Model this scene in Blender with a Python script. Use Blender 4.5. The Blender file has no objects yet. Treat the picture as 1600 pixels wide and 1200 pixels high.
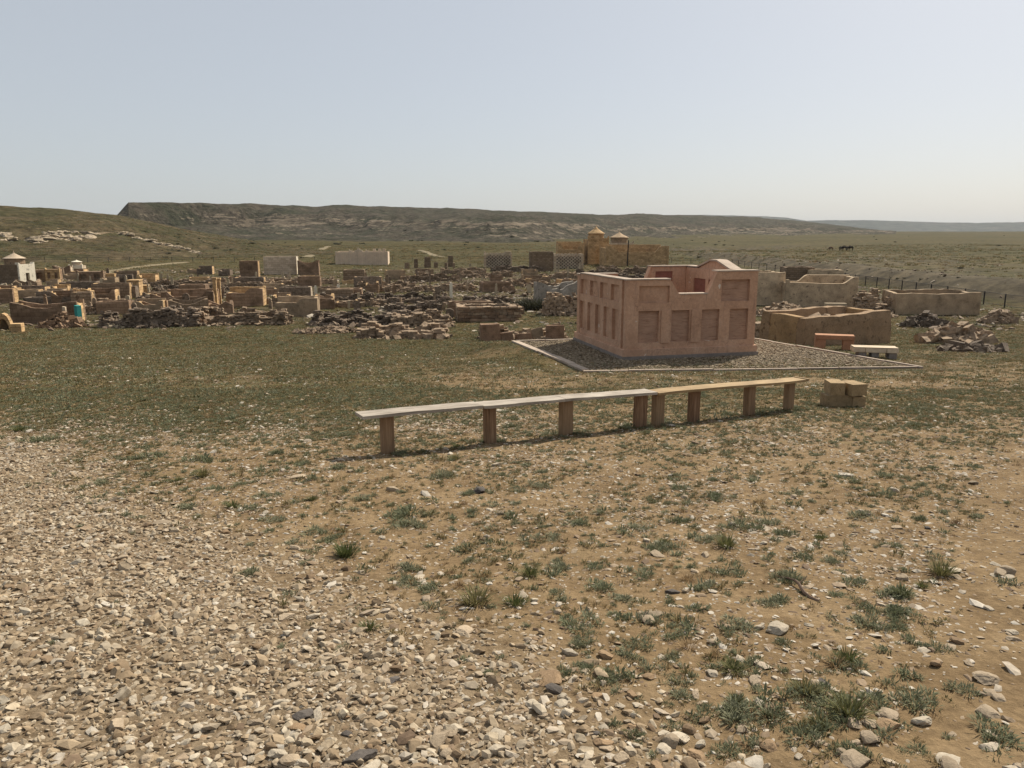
import bpy, bmesh, math, random
import numpy as np
from mathutils import Vector, Matrix, Euler

S = bpy.context.scene
COL = S.collection
R_ = math.radians
rng = np.random.default_rng(7)
random.seed(7)

# ------------------------------------------------------------------ camera
EYE = 1.6
FPX = 1200.0                       # focal length in photograph pixels (1600 wide)
PITCH = math.atan(235 / 1200)
cam = bpy.data.cameras.new('camera')
cam.sensor_width = 36.0
cam.lens = 36.0 * FPX / 1600.0
cam.clip_start = 0.05
cam.clip_end = 40000
camo = bpy.data.objects.new('camera', cam)
COL.objects.link(camo)
camo.location = (0, 0, EYE)
camo.rotation_euler = (math.pi / 2 - PITCH, 0, 0)
S.camera = camo

# ------------------------------------------------------------------ sky, sun, exposure
SUN_AZ = R_(40)                    # to the right of straight ahead
SUN_EL = R_(45)
w = bpy.data.worlds.new('World')
S.world = w
w.use_nodes = True
nt = w.node_tree
nt.nodes.clear()
sky = nt.nodes.new('ShaderNodeTexSky')
sky.sky_type = 'NISHITA'
sky.sun_disc = False
sky.sun_elevation = SUN_EL
sky.sun_rotation = SUN_AZ
sky.altitude = 100
sky.air_density = 0.78
sky.dust_density = 2.2
sky.ozone_density = 0.8
bg = nt.nodes.new('ShaderNodeBackground')
bg.inputs['Strength'].default_value = 0.067
wo = nt.nodes.new('ShaderNodeOutputWorld')
veil = nt.nodes.new('ShaderNodeMix')          # even pale dust veil over the whole sky
veil.data_type = 'RGBA'
veil.inputs[0].default_value = 0.50
veil.inputs[7].default_value = (9.25, 9.6, 9.7, 1)
nt.links.new(sky.outputs[0], veil.inputs[6])
nt.links.new(veil.outputs[2], bg.inputs[0])
nt.links.new(bg.outputs[0], wo.inputs[0])

sl = bpy.data.lights.new('sun', 'SUN')
sl.energy = 5.0
sl.angle = R_(0.8)
sl.color = (1.0, 0.92, 0.78)
so = bpy.data.objects.new('sun', sl)
COL.objects.link(so)
to_sun = Vector((math.sin(SUN_AZ) * math.cos(SUN_EL), math.cos(SUN_AZ) * math.cos(SUN_EL), math.sin(SUN_EL)))
so.rotation_euler = (-to_sun).to_track_quat('-Z', 'Y').to_euler()
so.location = (30, 30, 60)

S.view_settings.view_transform = 'Standard'
S.view_settings.look = 'None'
S.view_settings.exposure = 0.36
S.view_settings.gamma = 1.0
S.view_settings.use_curve_mapping = False
S.cycles.volume_bounces = 0
S.cycles.max_bounces = 5

# ------------------------------------------------------------------ numeric helpers
def hash2(ix, iy, seed):
    n = (ix.astype(np.int64) * 374761393 + iy.astype(np.int64) * 668265263 + seed * 974711) & 0x7fffffff
    n = ((n ^ (n >> 13)) * 1274126177) & 0x7fffffff
    n = n ^ (n >> 16)
    return (n & 0xffff) / 65535.0

def vnoise(x, y, seed=0):
    x = np.asarray(x, float); y = np.asarray(y, float)
    ix = np.floor(x); iy = np.floor(y)
    fx = x - ix; fy = y - iy
    fx = fx * fx * (3 - 2 * fx); fy = fy * fy * (3 - 2 * fy)
    a = hash2(ix, iy, seed); b = hash2(ix + 1, iy, seed)
    c = hash2(ix, iy + 1, seed); d = hash2(ix + 1, iy + 1, seed)
    return (a + (b - a) * fx) * (1 - fy) + (c + (d - c) * fx) * fy

def fbm(x, y, seed=0, octv=4):
    t = 0; amp = 0.5; s = 0
    for k in range(octv):
        t = t + amp * vnoise(np.asarray(x) * 2 ** k, np.asarray(y) * 2 ** k, seed + k * 17)
        s += amp; amp *= 0.5
    return t / s - 0.5

def sstep(a, b, x):
    t = np.clip((np.asarray(x, float) - a) / (b - a), 0, 1)
    return t * t * (3 - 2 * t)

PAD = np.array([(1.98, 20.35), (11.4, 21.07), (8.0, 28.3), (0.0, 26.3)])   # kerbed plot round the pink tomb
PADZ = -2.07

def poly_dist(x, y, poly):
    """signed distance to a convex polygon given anticlockwise (negative inside)"""
    x = np.asarray(x, float); y = np.asarray(y, float)
    d = np.full(x.shape, -1e9)
    n = len(poly)
    for i in range(n):
        a = poly[i]; b = poly[(i + 1) % n]
        e = b - a; l = math.hypot(*e)
        nx, ny = e[1] / l, -e[0] / l
        d = np.maximum(d, (x - a[0]) * nx + (y - a[1]) * ny)
    return d

def H(x, y):
    """height of the ground"""
    x = np.asarray(x, float); y = np.asarray(y, float)
    k = 5.0
    yy = 46.0 - k * np.logaddexp(0, (46.0 - y) / k)          # soft minimum of y and 46
    yy = np.where(y < 0, 0.15 * y, yy)
    z = -0.0955 * yy
    r = np.sqrt(x * x + y * y)
    z = z + np.maximum(r - 150, 0) * 0.0062 - np.maximum(r - 1600, 0) * 0.0075
    z = z + fbm(x / 9, y / 9, 3) * 0.35 * sstep(25, 60, y)
    z = z + fbm(x / 1.7, y / 1.7, 5) * 0.07 * (1 - sstep(30, 80, r))
    z = z + fbm(x / 60, y / 60, 11) * 3.0 * sstep(120, 400, r)
    z = z - 3.2 * np.exp(-((y - 300 - 0.25 * (x - 60)) / 26) ** 2) * sstep(20, 50, x) * (1 - sstep(95, 150, x)) * (0.6 + 1.2 * np.abs(fbm(x / 12, y / 20, 19)))
    # bank beyond the fence on the right
    edge = 44 + 4 * fbm(x / 14, y / 14, 8)
    z = z + 1.5 * sstep(0, 4.5, x - edge) * sstep(45, 62, y) * (1 - sstep(170, 260, y)) * (1 + 0.5 * fbm(x / 5, y / 5, 21))
    # levelled plot
    d = poly_dist(x, y, PAD)
    m = 1 - sstep(0.1, 1.8, d)
    z = z * (1 - m) + (PADZ - 0.01) * m
    return z

def Hs(x, y):
    return float(H(np.array([x]), np.array([y]))[0])

FV = np.array([0, math.cos(PITCH), -math.sin(PITCH)])
UV = np.array([0, math.sin(PITCH), math.cos(PITCH)])
def ray(px, py):
    return FV + np.array([(px - 800) / FPX, 0, 0]) - (py - 600) / FPX * UV

def P(px, py, ymin=0.0):
    """point of the ground seen at a photograph pixel"""
    d = ray(px, py)
    ts = np.concatenate([np.linspace(1.5, 60, 1200), np.geomspace(60, 3000, 1500)])
    pts = ts[:, None] * d[None, :]
    pts[:, 2] += EYE
    diff = pts[:, 2] - H(pts[:, 0], pts[:, 1])
    i = np.argmax((diff < 0) & (pts[:, 1] > ymin))
    if i == 0: i = len(ts) - 1
    a = diff[i - 1] / (diff[i - 1] - diff[i] + 1e-9)
    q = pts[i - 1] + (pts[i] - pts[i - 1]) * a if diff[i - 1] > 0 else pts[i]
    return Vector((q[0], q[1], Hs(q[0], q[1])))

def at(px, py, y):
    """point at a pixel direction and a forward distance y"""
    d = ray(px, py); t = y / d[1]
    return np.array([t * d[0], y, EYE + t * d[2]])

def mpp(p):
    """metres in one photograph pixel at point p"""
    v = np.array(p) - np.array([0, 0, EYE])
    return float(v @ FV) / FPX

# ------------------------------------------------------------------ materials
def lnk(t, a, b): t.links.new(a, b)

def base_nodes(name, rough=0.9):
    m = bpy.data.materials.new(name); m.use_nodes = True
    t = m.node_tree
    b = t.nodes['Principled BSDF']
    b.inputs['Roughness'].default_value = rough
    b.inputs['Specular IOR Level'].default_value = 0.25
    return m, t, b

def pos_node(t, kind='world'):
    if kind == 'world':
        return t.nodes.new('ShaderNodeNewGeometry').outputs['Position']
    return t.nodes.new('ShaderNodeTexCoord').outputs['Object']

def noise(t, vec, scale, detail=5, rough=0.6):
    n = t.nodes.new('ShaderNodeTexNoise')
    n.inputs['Scale'].default_value = scale
    n.inputs['Detail'].default_value = detail
    n.inputs['Roughness'].default_value = rough
    lnk(t, vec, n.inputs['Vector'])
    return n.outputs['Fac']

def ramp(t, fac, stops):
    r = t.nodes.new('ShaderNodeValToRGB')
    e = r.color_ramp.elements
    while len(e) < len(stops): e.new(0.5)
    for el, (p, c) in zip(e, stops):
        el.position = p
        el.color = (*c, 1) if len(c) == 3 else c
    lnk(t, fac, r.inputs[0])
    return r.outputs[0]

def fac_ramp(t, fac, a, b):
    r = t.nodes.new('ShaderNodeMapRange')
    r.inputs['From Min'].default_value = a
    r.inputs['From Max'].default_value = b
    lnk(t, fac, r.inputs['Value'])
    return r.outputs[0]

def mixc(t, fac, a, b, mode='MIX'):
    n = t.nodes.new('ShaderNodeMix'); n.data_type = 'RGBA'; n.blend_type = mode
    if isinstance(fac, (int, float)): n.inputs[0].default_value = fac
    else: lnk(t, fac, n.inputs[0])
    for s, v in ((6, a), (7, b)):
        if isinstance(v, tuple): n.inputs[s].default_value = (*v, 1)
        else: lnk(t, v, n.inputs[s])
    return n.outputs[2]

def math_n(t, op, a, b=None, clamp=False):
    n = t.nodes.new('ShaderNodeMath'); n.operation = op; n.use_clamp = clamp
    for i, v in enumerate((a, b)):
        if v is None: continue
        if isinstance(v, (int, float)): n.inputs[i].default_value = v
        else: lnk(t, v, n.inputs[i])
    return n.outputs[0]

def bump(t, b, h, strength=0.4, dist=0.02):
    n = t.nodes.new('ShaderNodeBump')
    n.inputs['Strength'].default_value = strength
    n.inputs['Distance'].default_value = dist
    lnk(t, h, n.inputs['Height'])
    lnk(t, n.outputs[0], b.inputs['Normal'])

AK = 0.64                          # overall level of the mineral colours
def sc(c, k): return tuple(v * k for v in c)

def stone_mat(name, c, var=0.35, scale=2.0, spot=None, bump_d=0.02, rnd=0.25, brick=None, rough=0.92):
    """weathered stone or plaster: large blotches, fine grain, per-object brightness"""
    m, t, b = base_nodes(name, rough)
    c = sc(c, AK); spot = sc(spot, AK) if spot else None
    v = pos_node(t)
    n1 = noise(t, v, scale, 6, 0.65)
    n2 = noise(t, v, scale * 9, 6, 0.7)
    col = ramp(t, n1, [(0.28, sc(c, 1 - var)), (0.5, c), (0.72, sc(c, 1 + var * 0.7))])
    col = mixc(t, 0.45, col, ramp(t, n2, [(0.3, (0.35, 0.33, 0.30)), (0.7, (0.75, 0.75, 0.75))]), 'OVERLAY')
    if spot:
        n3 = noise(t, v, scale * 2.7, 3)
        col = mixc(t, fac_ramp(t, n3, 0.60, 0.68), col, spot)
    oi = t.nodes.new('ShaderNodeObjectInfo')
    k = t.nodes.new('ShaderNodeMapRange')
    k.inputs['To Min'].default_value = 1 - rnd; k.inputs['To Max'].default_value = 1 + rnd
    lnk(t, oi.outputs['Random'], k.inputs['Value'])
    cc = t.nodes.new('ShaderNodeCombineColor')
    for i in range(3): lnk(t, k.outputs[0], cc.inputs[i])
    col = mixc(t, 1.0, col, cc.outputs[0], 'MULTIPLY')
    hh = n2
    if brick:
        o = t.nodes.new('ShaderNodeTexCoord').outputs['Object']
        sx = t.nodes.new('ShaderNodeSeparateXYZ'); lnk(t, o, sx.inputs[0])
        cx = t.nodes.new('ShaderNodeCombineXYZ')
        lnk(t, math_n(t, 'ADD', sx.outputs[0], sx.outputs[1]), cx.inputs[0]); lnk(t, sx.outputs[2], cx.inputs[1])
        br = t.nodes.new('ShaderNodeTexBrick')
        br.inputs['Scale'].default_value = 1.0
        br.inputs['Brick Width'].default_value = brick[0]
        br.inputs['Row Height'].default_value = brick[1]
        br.inputs['Mortar Size'].default_value = brick[2]
        br.inputs['Color1'].default_value = (1, 1, 1, 1)
        br.inputs['Color2'].default_value = (0.68, 0.66, 0.63, 1)
        br.inputs['Mortar'].default_value = (0.4, 0.37, 0.33, 1)
        lnk(t, cx.outputs[0], br.inputs['Vector'])
        col = mixc(t, 1.0, col, br.outputs[0], 'MULTIPLY')
        hh = math_n(t, 'SUBTRACT', n2, math_n(t, 'MULTIPLY', br.outputs['Fac'], 1.5))
    lnk(t, col, b.inputs['Base Color'])
    bump(t, b, hh, 0.6, bump_d)
    return m

M = {}
def pink_mat():
    m, t, b = base_nodes('pink_render', 0.9)
    v = pos_node(t)
    n1 = noise(t, v, 1.3, 6, 0.65); n2 = noise(t, v, 14, 6, 0.7)
    mp = t.nodes.new('ShaderNodeMapping'); mp.inputs['Scale'].default_value = (5, 5, 0.55); lnk(t, v, mp.inputs[0])
    n3 = noise(t, mp.outputs[0], 1.6, 6, 0.7)
    col = ramp(t, n1, [(0.3, (0.37, 0.218, 0.142)), (0.5, (0.465, 0.283, 0.186)), (0.7, (0.53, 0.343, 0.236))])
    col = mixc(t, 0.5, col, ramp(t, n2, [(0.3, (0.36, 0.35, 0.34)), (0.7, (0.68, 0.68, 0.68))]), 'OVERLAY')
    col = mixc(t, fac_ramp(t, n3, 0.56, 0.80), col, (0.26, 0.16, 0.118))                # run-off streaks
    n4 = noise(t, v, 3.1, 3, 0.5)
    col = mixc(t, fac_ramp(t, n4, 0.715, 0.73), col, (0.62, 0.52, 0.43))                # pale repair patches
    w5 = t.nodes.new('ShaderNodeTexVoronoi'); w5.feature = 'DISTANCE_TO_EDGE'; w5.inputs['Scale'].default_value = 0.9
    wv = t.nodes.new('ShaderNodeVectorMath'); wv.operation = 'ADD'; lnk(t, v, wv.inputs[0])
    nn = t.nodes.new('ShaderNodeTexNoise'); nn.inputs['Scale'].default_value = 2.5; lnk(t, v, nn.inputs['Vector']); lnk(t, nn.outputs['Color'], wv.inputs[1])
    lnk(t, wv.outputs[0], w5.inputs['Vector'])
    col = mixc(t, math_n(t, 'MULTIPLY', fac_ramp(t, w5.outputs['Distance'], 0.006, 0.001), 0.55), col, (0.12, 0.07, 0.05))   # hairline cracks
    lnk(t, col, b.inputs['Base Color'])
    bump(t, b, n2, 0.6, 0.010)
    return m
M['pink'] = pink_mat()
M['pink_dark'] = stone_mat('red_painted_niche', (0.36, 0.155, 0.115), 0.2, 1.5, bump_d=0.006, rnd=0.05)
M['concrete'] = stone_mat('grey_concrete', (0.33, 0.28, 0.245), 0.25, 2.0, bump_d=0.01, rnd=0.03)
M['kerb'] = stone_mat('pale_pink_kerb', (0.56, 0.45, 0.36), 0.25, 3.0, bump_d=0.006, rnd=0.12)
M['earth'] = stone_mat('mud_render', (0.42, 0.28, 0.165), 0.35, 1.6, spot=(0.22, 0.14, 0.08), bump_d=0.04, rnd=0.08)
M['earth_gold'] = stone_mat('golden_mud_render', (0.47, 0.30, 0.15), 0.35, 1.6, spot=(0.28, 0.17, 0.09), bump_d=0.04, rnd=0.05)
M['blush'] = stone_mat('pale_blush_render', (0.90, 0.70, 0.52), 0.18, 0.8, bump_d=0.01, rnd=0.08)
M['rock_red'] = stone_mat('reddish_boulder', (0.36, 0.225, 0.145), 0.5, 3.0, bump_d=0.05, rnd=0.2)
M['tan'] = stone_mat('tan_render', (0.46, 0.335, 0.215), 0.45, 1.6, bump_d=0.03, rnd=0.2)
M['gold'] = stone_mat('golden_limestone_and_sunlit_sides', (0.78, 0.52, 0.27), 0.4, 1.2, bump_d=0.03, rnd=0.12, brick=(0.55, 0.27, 0.012))  # golden tombs, and sunlight coloured onto the sides of brown graves
M['brownblock'] = stone_mat('brown_block_masonry', (0.39, 0.28, 0.185), 0.3, 0.9, bump_d=0.04, rnd=0.25, brick=(0.5, 0.24, 0.018))
M['redbrown'] = stone_mat('reddish_render', (0.40, 0.265, 0.17), 0.5, 1.6, bump_d=0.03, rnd=0.25, brick=(0.5, 0.25, 0.008))
M['pale'] = stone_mat('pale_limestone', (0.82, 0.66, 0.49), 0.2, 0.7, bump_d=0.03, rnd=0.1, brick=(0.6, 0.3, 0.010))
M['paler'] = stone_mat('pale_weathered_masonry', (0.66, 0.50, 0.33), 0.45, 1.5, spot=(0.30, 0.22, 0.15), bump_d=0.04, rnd=0.1)
M['white'] = stone_mat('whitewash', (0.98, 0.88, 0.70), 0.15, 1.0, spot=(0.5, 0.44, 0.36), bump_d=0.02, rnd=0.08)
M['dark'] = stone_mat('dark_weathered_stone', (0.24, 0.18, 0.13), 0.75, 4.5, bump_d=0.04, rnd=0.3)
M['slab'] = stone_mat('brown_slab_stone', (0.40, 0.29, 0.195), 0.75, 4.5, bump_d=0.03, rnd=0.25)
M['cream'] = stone_mat('cream_sawn_block', (0.56, 0.45, 0.31), 0.2, 2.5, bump_d=0.015, rnd=0.15)
M['block'] = stone_mat('yellow_sawn_block', (0.47, 0.335, 0.185), 0.28, 7.0, spot=(0.33, 0.22, 0.11), bump_d=0.02, rnd=0.12)
M['orange'] = stone_mat('orange_render', (0.56, 0.29, 0.17), 0.22, 2.5, bump_d=0.01, rnd=0.05)
M['turq'] = stone_mat('turquoise_paint', (0.05, 0.33, 0.31), 0.2, 2.0, bump_d=0.005, rnd=0.02)
M['metal'] = stone_mat('rusty_dark_metal', (0.045, 0.04, 0.04), 0.3, 4, bump_d=0.002, rnd=0.05, rough=0.6)
M['plaster'] = stone_mat('bluish_white_plaster', (0.44, 0.385, 0.32), 0.5, 1.6, spot=(0.26, 0.21, 0.16), bump_d=0.03, rnd=0.1)
M['outcrop'] = stone_mat('pale_chalky_rock', (0.50, 0.40, 0.28), 0.35, 0.5, spot=(0.26, 0.2, 0.13), bump_d=0.2, rnd=0.1)
M['track'] = stone_mat('dusty_track', (0.27, 0.215, 0.125), 0.2, 0.6, bump_d=0.02, rnd=0.05)
M['hide'] = stone_mat('dark_horse_hide', (0.035, 0.027, 0.022), 0.3, 3, bump_d=0.005, rnd=0.3)
M['hide_b'] = stone_mat('brown_horse_hide', (0.13, 0.06, 0.035), 0.3, 3, bump_d=0.005, rnd=0.1)

def chisel_mat():
    m, t, b = base_nodes('hatched_pink_panel', 0.9)
    tc = pos_node(t)
    mp = t.nodes.new('ShaderNodeMapping'); mp.inputs['Scale'].default_value = (1.2, 1.2, 9.0)
    mp.inputs['Rotation'].default_value = (0, R_(14), 0)
    lnk(t, tc, mp.inputs[0])
    n = noise(t, mp.outputs[0], 3.0, 7, 0.7)
    n2 = noise(t, tc, 2.0, 4)
    col = ramp(t, n, [(0.33, (0.25, 0.14, 0.09)), (0.47, (0.385, 0.235, 0.16)), (0.7, (0.45, 0.285, 0.20))])
    col = mixc(t, 0.4, col, ramp(t, n2, [(0.3, (0.3, 0.3, 0.3)), (0.7, (0.65, 0.65, 0.65))]), 'OVERLAY')
    lnk(t, col, b.inputs['Base Color'])
    bump(t, b, n, 0.8, 0.02)
    return m
M['panel'] = chisel_mat()

def wood_mat(name, c1, c2, c3):
    m, t, b = base_nodes(name, 0.8)
    o = pos_node(t, 'object')
    mp = t.nodes.new('ShaderNodeMapping'); mp.inputs['Scale'].default_value = (1.5, 26, 26)
    lnk(t, o, mp.inputs[0])
    n = noise(t, mp.outputs[0], 1.5, 8, 0.65)
    n2 = noise(t, o, 3.0, 4)
    col = ramp(t, n, [(0.3, c1), (0.5, c2), (0.72, c3)])
    col = mixc(t, 0.5, col, ramp(t, n2, [(0.3, (0.3, 0.28, 0.26)), (0.7, (0.7, 0.7, 0.7))]), 'OVERLAY')
    lnk(t, col, b.inputs['Base Color'])
    bump(t, b, n, 0.7, 0.004)
    return m
M['wood_grey'] = wood_mat('silver_weathered_wood', (0.15, 0.125, 0.10), (0.33, 0.285, 0.235), (0.44, 0.395, 0.335))
M['wood_tan'] = wood_mat('tan_board_wood', (0.19, 0.122, 0.06), (0.31, 0.215, 0.11), (0.38, 0.28, 0.155))
def post_mat():
    m, t, b = base_nodes('brown_post_wood', 0.75)
    o = pos_node(t)
    mp = t.nodes.new('ShaderNodeMapping'); mp.inputs['Scale'].default_value = (30, 30, 2.0)
    lnk(t, o, mp.inputs[0])
    n = noise(t, mp.outputs[0], 1.2, 8, 0.65)
    col = ramp(t, n, [(0.3, (0.07, 0.035, 0.02)), (0.5, (0.20, 0.115, 0.065)), (0.72, (0.33, 0.215, 0.13))])
    oi = t.nodes.new('ShaderNodeObjectInfo')
    col = mixc(t, fac_ramp(t, oi.outputs['Random'], 0.2, 1.4), col, (0.30, 0.21, 0.12))
    lnk(t, col, b.inputs['Base Color'])
    bump(t, b, n, 0.7, 0.006)
    return m
M['post'] = post_mat()

def rnd_mat(name, stops, rough=0.92, scale=40, bump_d=0.006, trans=0.0):
    """colour picked per instance, with fine grain"""
    m, t, b = base_nodes(name, rough)
    oi = t.nodes.new('ShaderNodeObjectInfo')
    col = ramp(t, oi.outputs['Random'], [(p_, sc(c_, 0.72)) for p_, c_ in stops])
    v = pos_node(t)
    n = noise(t, v, scale, 5, 0.65)
    col = mixc(t, 0.55, col, ramp(t, n, [(0.3, (0.28, 0.27, 0.26)), (0.7, (0.72, 0.72, 0.72))]), 'OVERLAY')
    lnk(t, col, b.inputs['Base Color'])
    if bump_d: bump(t, b, n, 0.5, bump_d)
    return m
M['gravel'] = rnd_mat('limestone_gravel', [(0, (0.22, 0.15, 0.09)), (0.2, (0.35, 0.26, 0.165)), (0.45, (0.45, 0.345, 0.225)),
                                           (0.7, (0.41, 0.34, 0.25)), (0.85, (0.53, 0.43, 0.30)), (1, (0.60, 0.52, 0.40))], scale=30)
M['chips'] = rnd_mat('stone_chips', [(0, (0.19, 0.13, 0.085)), (0.3, (0.33, 0.24, 0.155)), (0.6, (0.45, 0.36, 0.26)), (1, (0.62, 0.56, 0.47))], scale=30)
M['plot_stone'] = rnd_mat('plot_gravel_stone', [(0, (0.17, 0.13, 0.085)), (0.5, (0.29, 0.225, 0.15)), (1, (0.41, 0.325, 0.225))], scale=30)
M['rock'] = stone_mat('limestone_rock', (0.45, 0.355, 0.25), 0.25, 9, bump_d=0.008, rnd=0.2)
M['rock_white'] = stone_mat('white_limestone_rock', (0.56, 0.48, 0.37), 0.25, 9, bump_d=0.008, rnd=0.1)
M['rock_dark'] = stone_mat('dark_grey_rock', (0.15, 0.13, 0.115), 0.25, 9, bump_d=0.008, rnd=0.2)
M['rock_orange'] = stone_mat('orange_brown_rock', (0.36, 0.245, 0.145), 0.25, 9, bump_d=0.008, rnd=0.15)
M['rubble'] = rnd_mat('grave_rubble', [(0, (0.12, 0.085, 0.06)), (0.4, (0.24, 0.17, 0.12)), (0.75, (0.36, 0.28, 0.20)), (1, (0.52, 0.45, 0.36))], scale=6, bump_d=0.02)

def leaf_mat(name, stops, trans=0.25):
    m, t, b = base_nodes(name, 0.85)
    oi = t.nodes.new('ShaderNodeObjectInfo')
    col = ramp(t, oi.outputs['Random'], stops)
    n = noise(t, pos_node(t), 55, 3)
    col = mixc(t, 0.6, col, ramp(t, n, [(0.3, (0.25, 0.25, 0.25)), (0.7, (0.75, 0.75, 0.72))]), 'OVERLAY')
    lnk(t, col, b.inputs['Base Color'])
    tr = t.nodes.new('ShaderNodeBsdfTranslucent'); lnk(t, col, tr.inputs[0])
    mx = t.nodes.new('ShaderNodeMixShader'); mx.inputs[0].default_value = trans
    lnk(t, b.outputs[0], mx.inputs[1]); lnk(t, tr.outputs[0], mx.inputs[2])
    lnk(t, mx.outputs[0], t.nodes['Material Output'].inputs[0])
    return m
M['wormwood'] = leaf_mat('grey_green_wormwood', [(0, (0.12, 0.128, 0.07)), (0.5, (0.16, 0.168, 0.098)), (1, (0.21, 0.205, 0.13))])
M['grass'] = leaf_mat('green_grass', [(0, (0.085, 0.10, 0.035)), (0.5, (0.125, 0.128, 0.05)), (1, (0.19, 0.16, 0.075))])
M['dry'] = leaf_mat('dry_brown_grass', [(0, (0.16, 0.10, 0.055)), (0.5, (0.25, 0.165, 0.085)), (1, (0.33, 0.24, 0.13))])
M['field'] = leaf_mat('steppe_turf', [(0, (0.092, 0.088, 0.034)), (0.35, (0.132, 0.113, 0.048)), (0.7, (0.178, 0.139, 0.066)), (1, (0.255, 0.18, 0.09))])
M['shrub'] = leaf_mat('dark_shrub', [(0, (0.045, 0.045, 0.03)), (1, (0.08, 0.08, 0.045))])
M['twig'] = stone_mat('grey_brown_twig', (0.15, 0.10, 0.07), 0.3, 20, bump_d=0.002, rnd=0.1)

def ground_mat():
    m, t, b = base_nodes('steppe_soil', 0.95)
    b.inputs['Specular IOR Level'].default_value = 0.06
    v = pos_node(t)
    def att(n):
        a = t.nodes.new('ShaderNodeAttribute'); a.attribute_name = n; return a.outputs['Fac']
    nl = noise(t, v, 0.35, 5)
    nm = noise(t, v, 2.2, 6, 0.65)
    nf = noise(t, v, 22, 6, 0.7)
    nd = noise(t, v, 0.02, 6, 0.6)
    soil = ramp(t, nm, [(0.3, (0.140, 0.094, 0.050)), (0.5, (0.195, 0.135, 0.074)), (0.7, (0.255, 0.182, 0.104))])
    soil = mixc(t, 0.5, soil, ramp(t, nf, [(0.32, (0.2, 0.19, 0.18)), (0.55, (0.52, 0.52, 0.52)), (0.75, (0.82, 0.82, 0.82))]), 'OVERLAY')
    grav = ramp(t, nf, [(0.35, (0.10, 0.07, 0.042)), (0.6, (0.23, 0.175, 0.115))])
    col = mixc(t, att('gravel'), soil, grav)
    # turf, patchy close up, closed further off
    turf = ramp(t, nm, [(0.3, (0.042, 0.038, 0.016)), (0.55, (0.068, 0.057, 0.025)), (0.75, (0.106, 0.082, 0.040))])
    turf = mixc(t, 0.55, turf, ramp(t, nd, [(0.35, (0.36, 0.40, 0.33)), (0.65, (0.66, 0.58, 0.52))]), 'OVERLAY')
    nq = noise(t, v, 0.45, 8, 0.75)
    turf = mixc(t, 0.9, turf, ramp(t, nq, [(0.36, (0.16, 0.16, 0.15)), (0.5, (0.5, 0.5, 0.5)), (0.64, (0.80, 0.78, 0.76))]), 'OVERLAY')
    s = math_n(t, 'ADD', att('grass'), math_n(t, 'MULTIPLY', math_n(t, 'SUBTRACT', math_n(t, 'ADD', math_n(t, 'MULTIPLY', nl, 0.5), math_n(t, 'MULTIPLY', nm, 0.5)), 0.5), 1.6))
    col = mixc(t, fac_ramp(t, s, 0.45, 0.85), col, turf)
    dirt = ramp(t, nl, [(0.3, (0.066, 0.054, 0.040)), (0.7, (0.108, 0.086, 0.060))])
    dirt = mixc(t, 0.8, dirt, ramp(t, nq, [(0.38, (0.22, 0.22, 0.22)), (0.62, (0.75, 0.74, 0.72))]), 'OVERLAY')
    col = mixc(t, att('dirt'), col, dirt)
    lnk(t, col, b.inputs['Base Color'])
    h = math_n(t, 'ADD', math_n(t, 'MULTIPLY', nm, 1.2), math_n(t, 'MULTIPLY', nf, 0.5))
    bump(t, b, h, 0.7, 0.05)
    return m
M['ground'] = ground_mat()

def hill_mat(name, green, brown, rock, vscale=0.02, bd=1.2):
    m, t, b = base_nodes(name, 0.95)
    b.inputs['Specular IOR Level'].default_value = 0.06
    v = pos_node(t)
    n1 = noise(t, v, vscale, 8, 0.68)
    n2 = noise(t, v, vscale * 7, 6, 0.7)
    mp = t.nodes.new('ShaderNodeMapping'); mp.inputs['Scale'].default_value = (0.3, 0.3, 3.0)
    lnk(t, v, mp.inputs[0])
    n3 = noise(t, mp.outputs[0], vscale * 5, 7, 0.7)
    a = t.nodes.new('ShaderNodeAttribute'); a.attribute_name = 'rock'
    col = mixc(t, fac_ramp(t, n1, 0.40, 0.60), green, brown)
    col = mixc(t, 0.85, col, ramp(t, n2, [(0.36, (0.18, 0.18, 0.18)), (0.5, (0.5, 0.5, 0.5)), (0.64, (0.78, 0.78, 0.78))]), 'OVERLAY')
    r = mixc(t, fac_ramp(t, n3, 0.42, 0.58), sc(rock, 0.4), rock)
    k = math_n(t, 'ADD', a.outputs['Fac'], math_n(t, 'ADD', math_n(t, 'MULTIPLY', math_n(t, 'SUBTRACT', n3, 0.5), 2.0), math_n(t, 'MULTIPLY', math_n(t, 'SUBTRACT', n2, 0.5), 1.5)))
    col = mixc(t, fac_ramp(t, k, 0.42, 0.62), col, r)
    lnk(t, col, b.inputs['Base Color'])
    bump(t, b, math_n(t, 'ADD', n3, n2), 1.0, bd)
    return m
M['mesa'] = hill_mat('escarpment_steppe', (0.042, 0.042, 0.026), (0.074, 0.061, 0.045), (0.20, 0.162, 0.118), vscale=0.03, bd=3.0)
M['lefthill'] = hill_mat('grassy_hillside', (0.047, 0.043, 0.019), (0.085, 0.064, 0.036), (0.24, 0.18, 0.115), vscale=0.06, bd=0.8)
M['farhill'] = hill_mat('distant_hills', (0.055, 0.058, 0.045), (0.072, 0.068, 0.055), (0.12, 0.11, 0.09), vscale=0.002)

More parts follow.
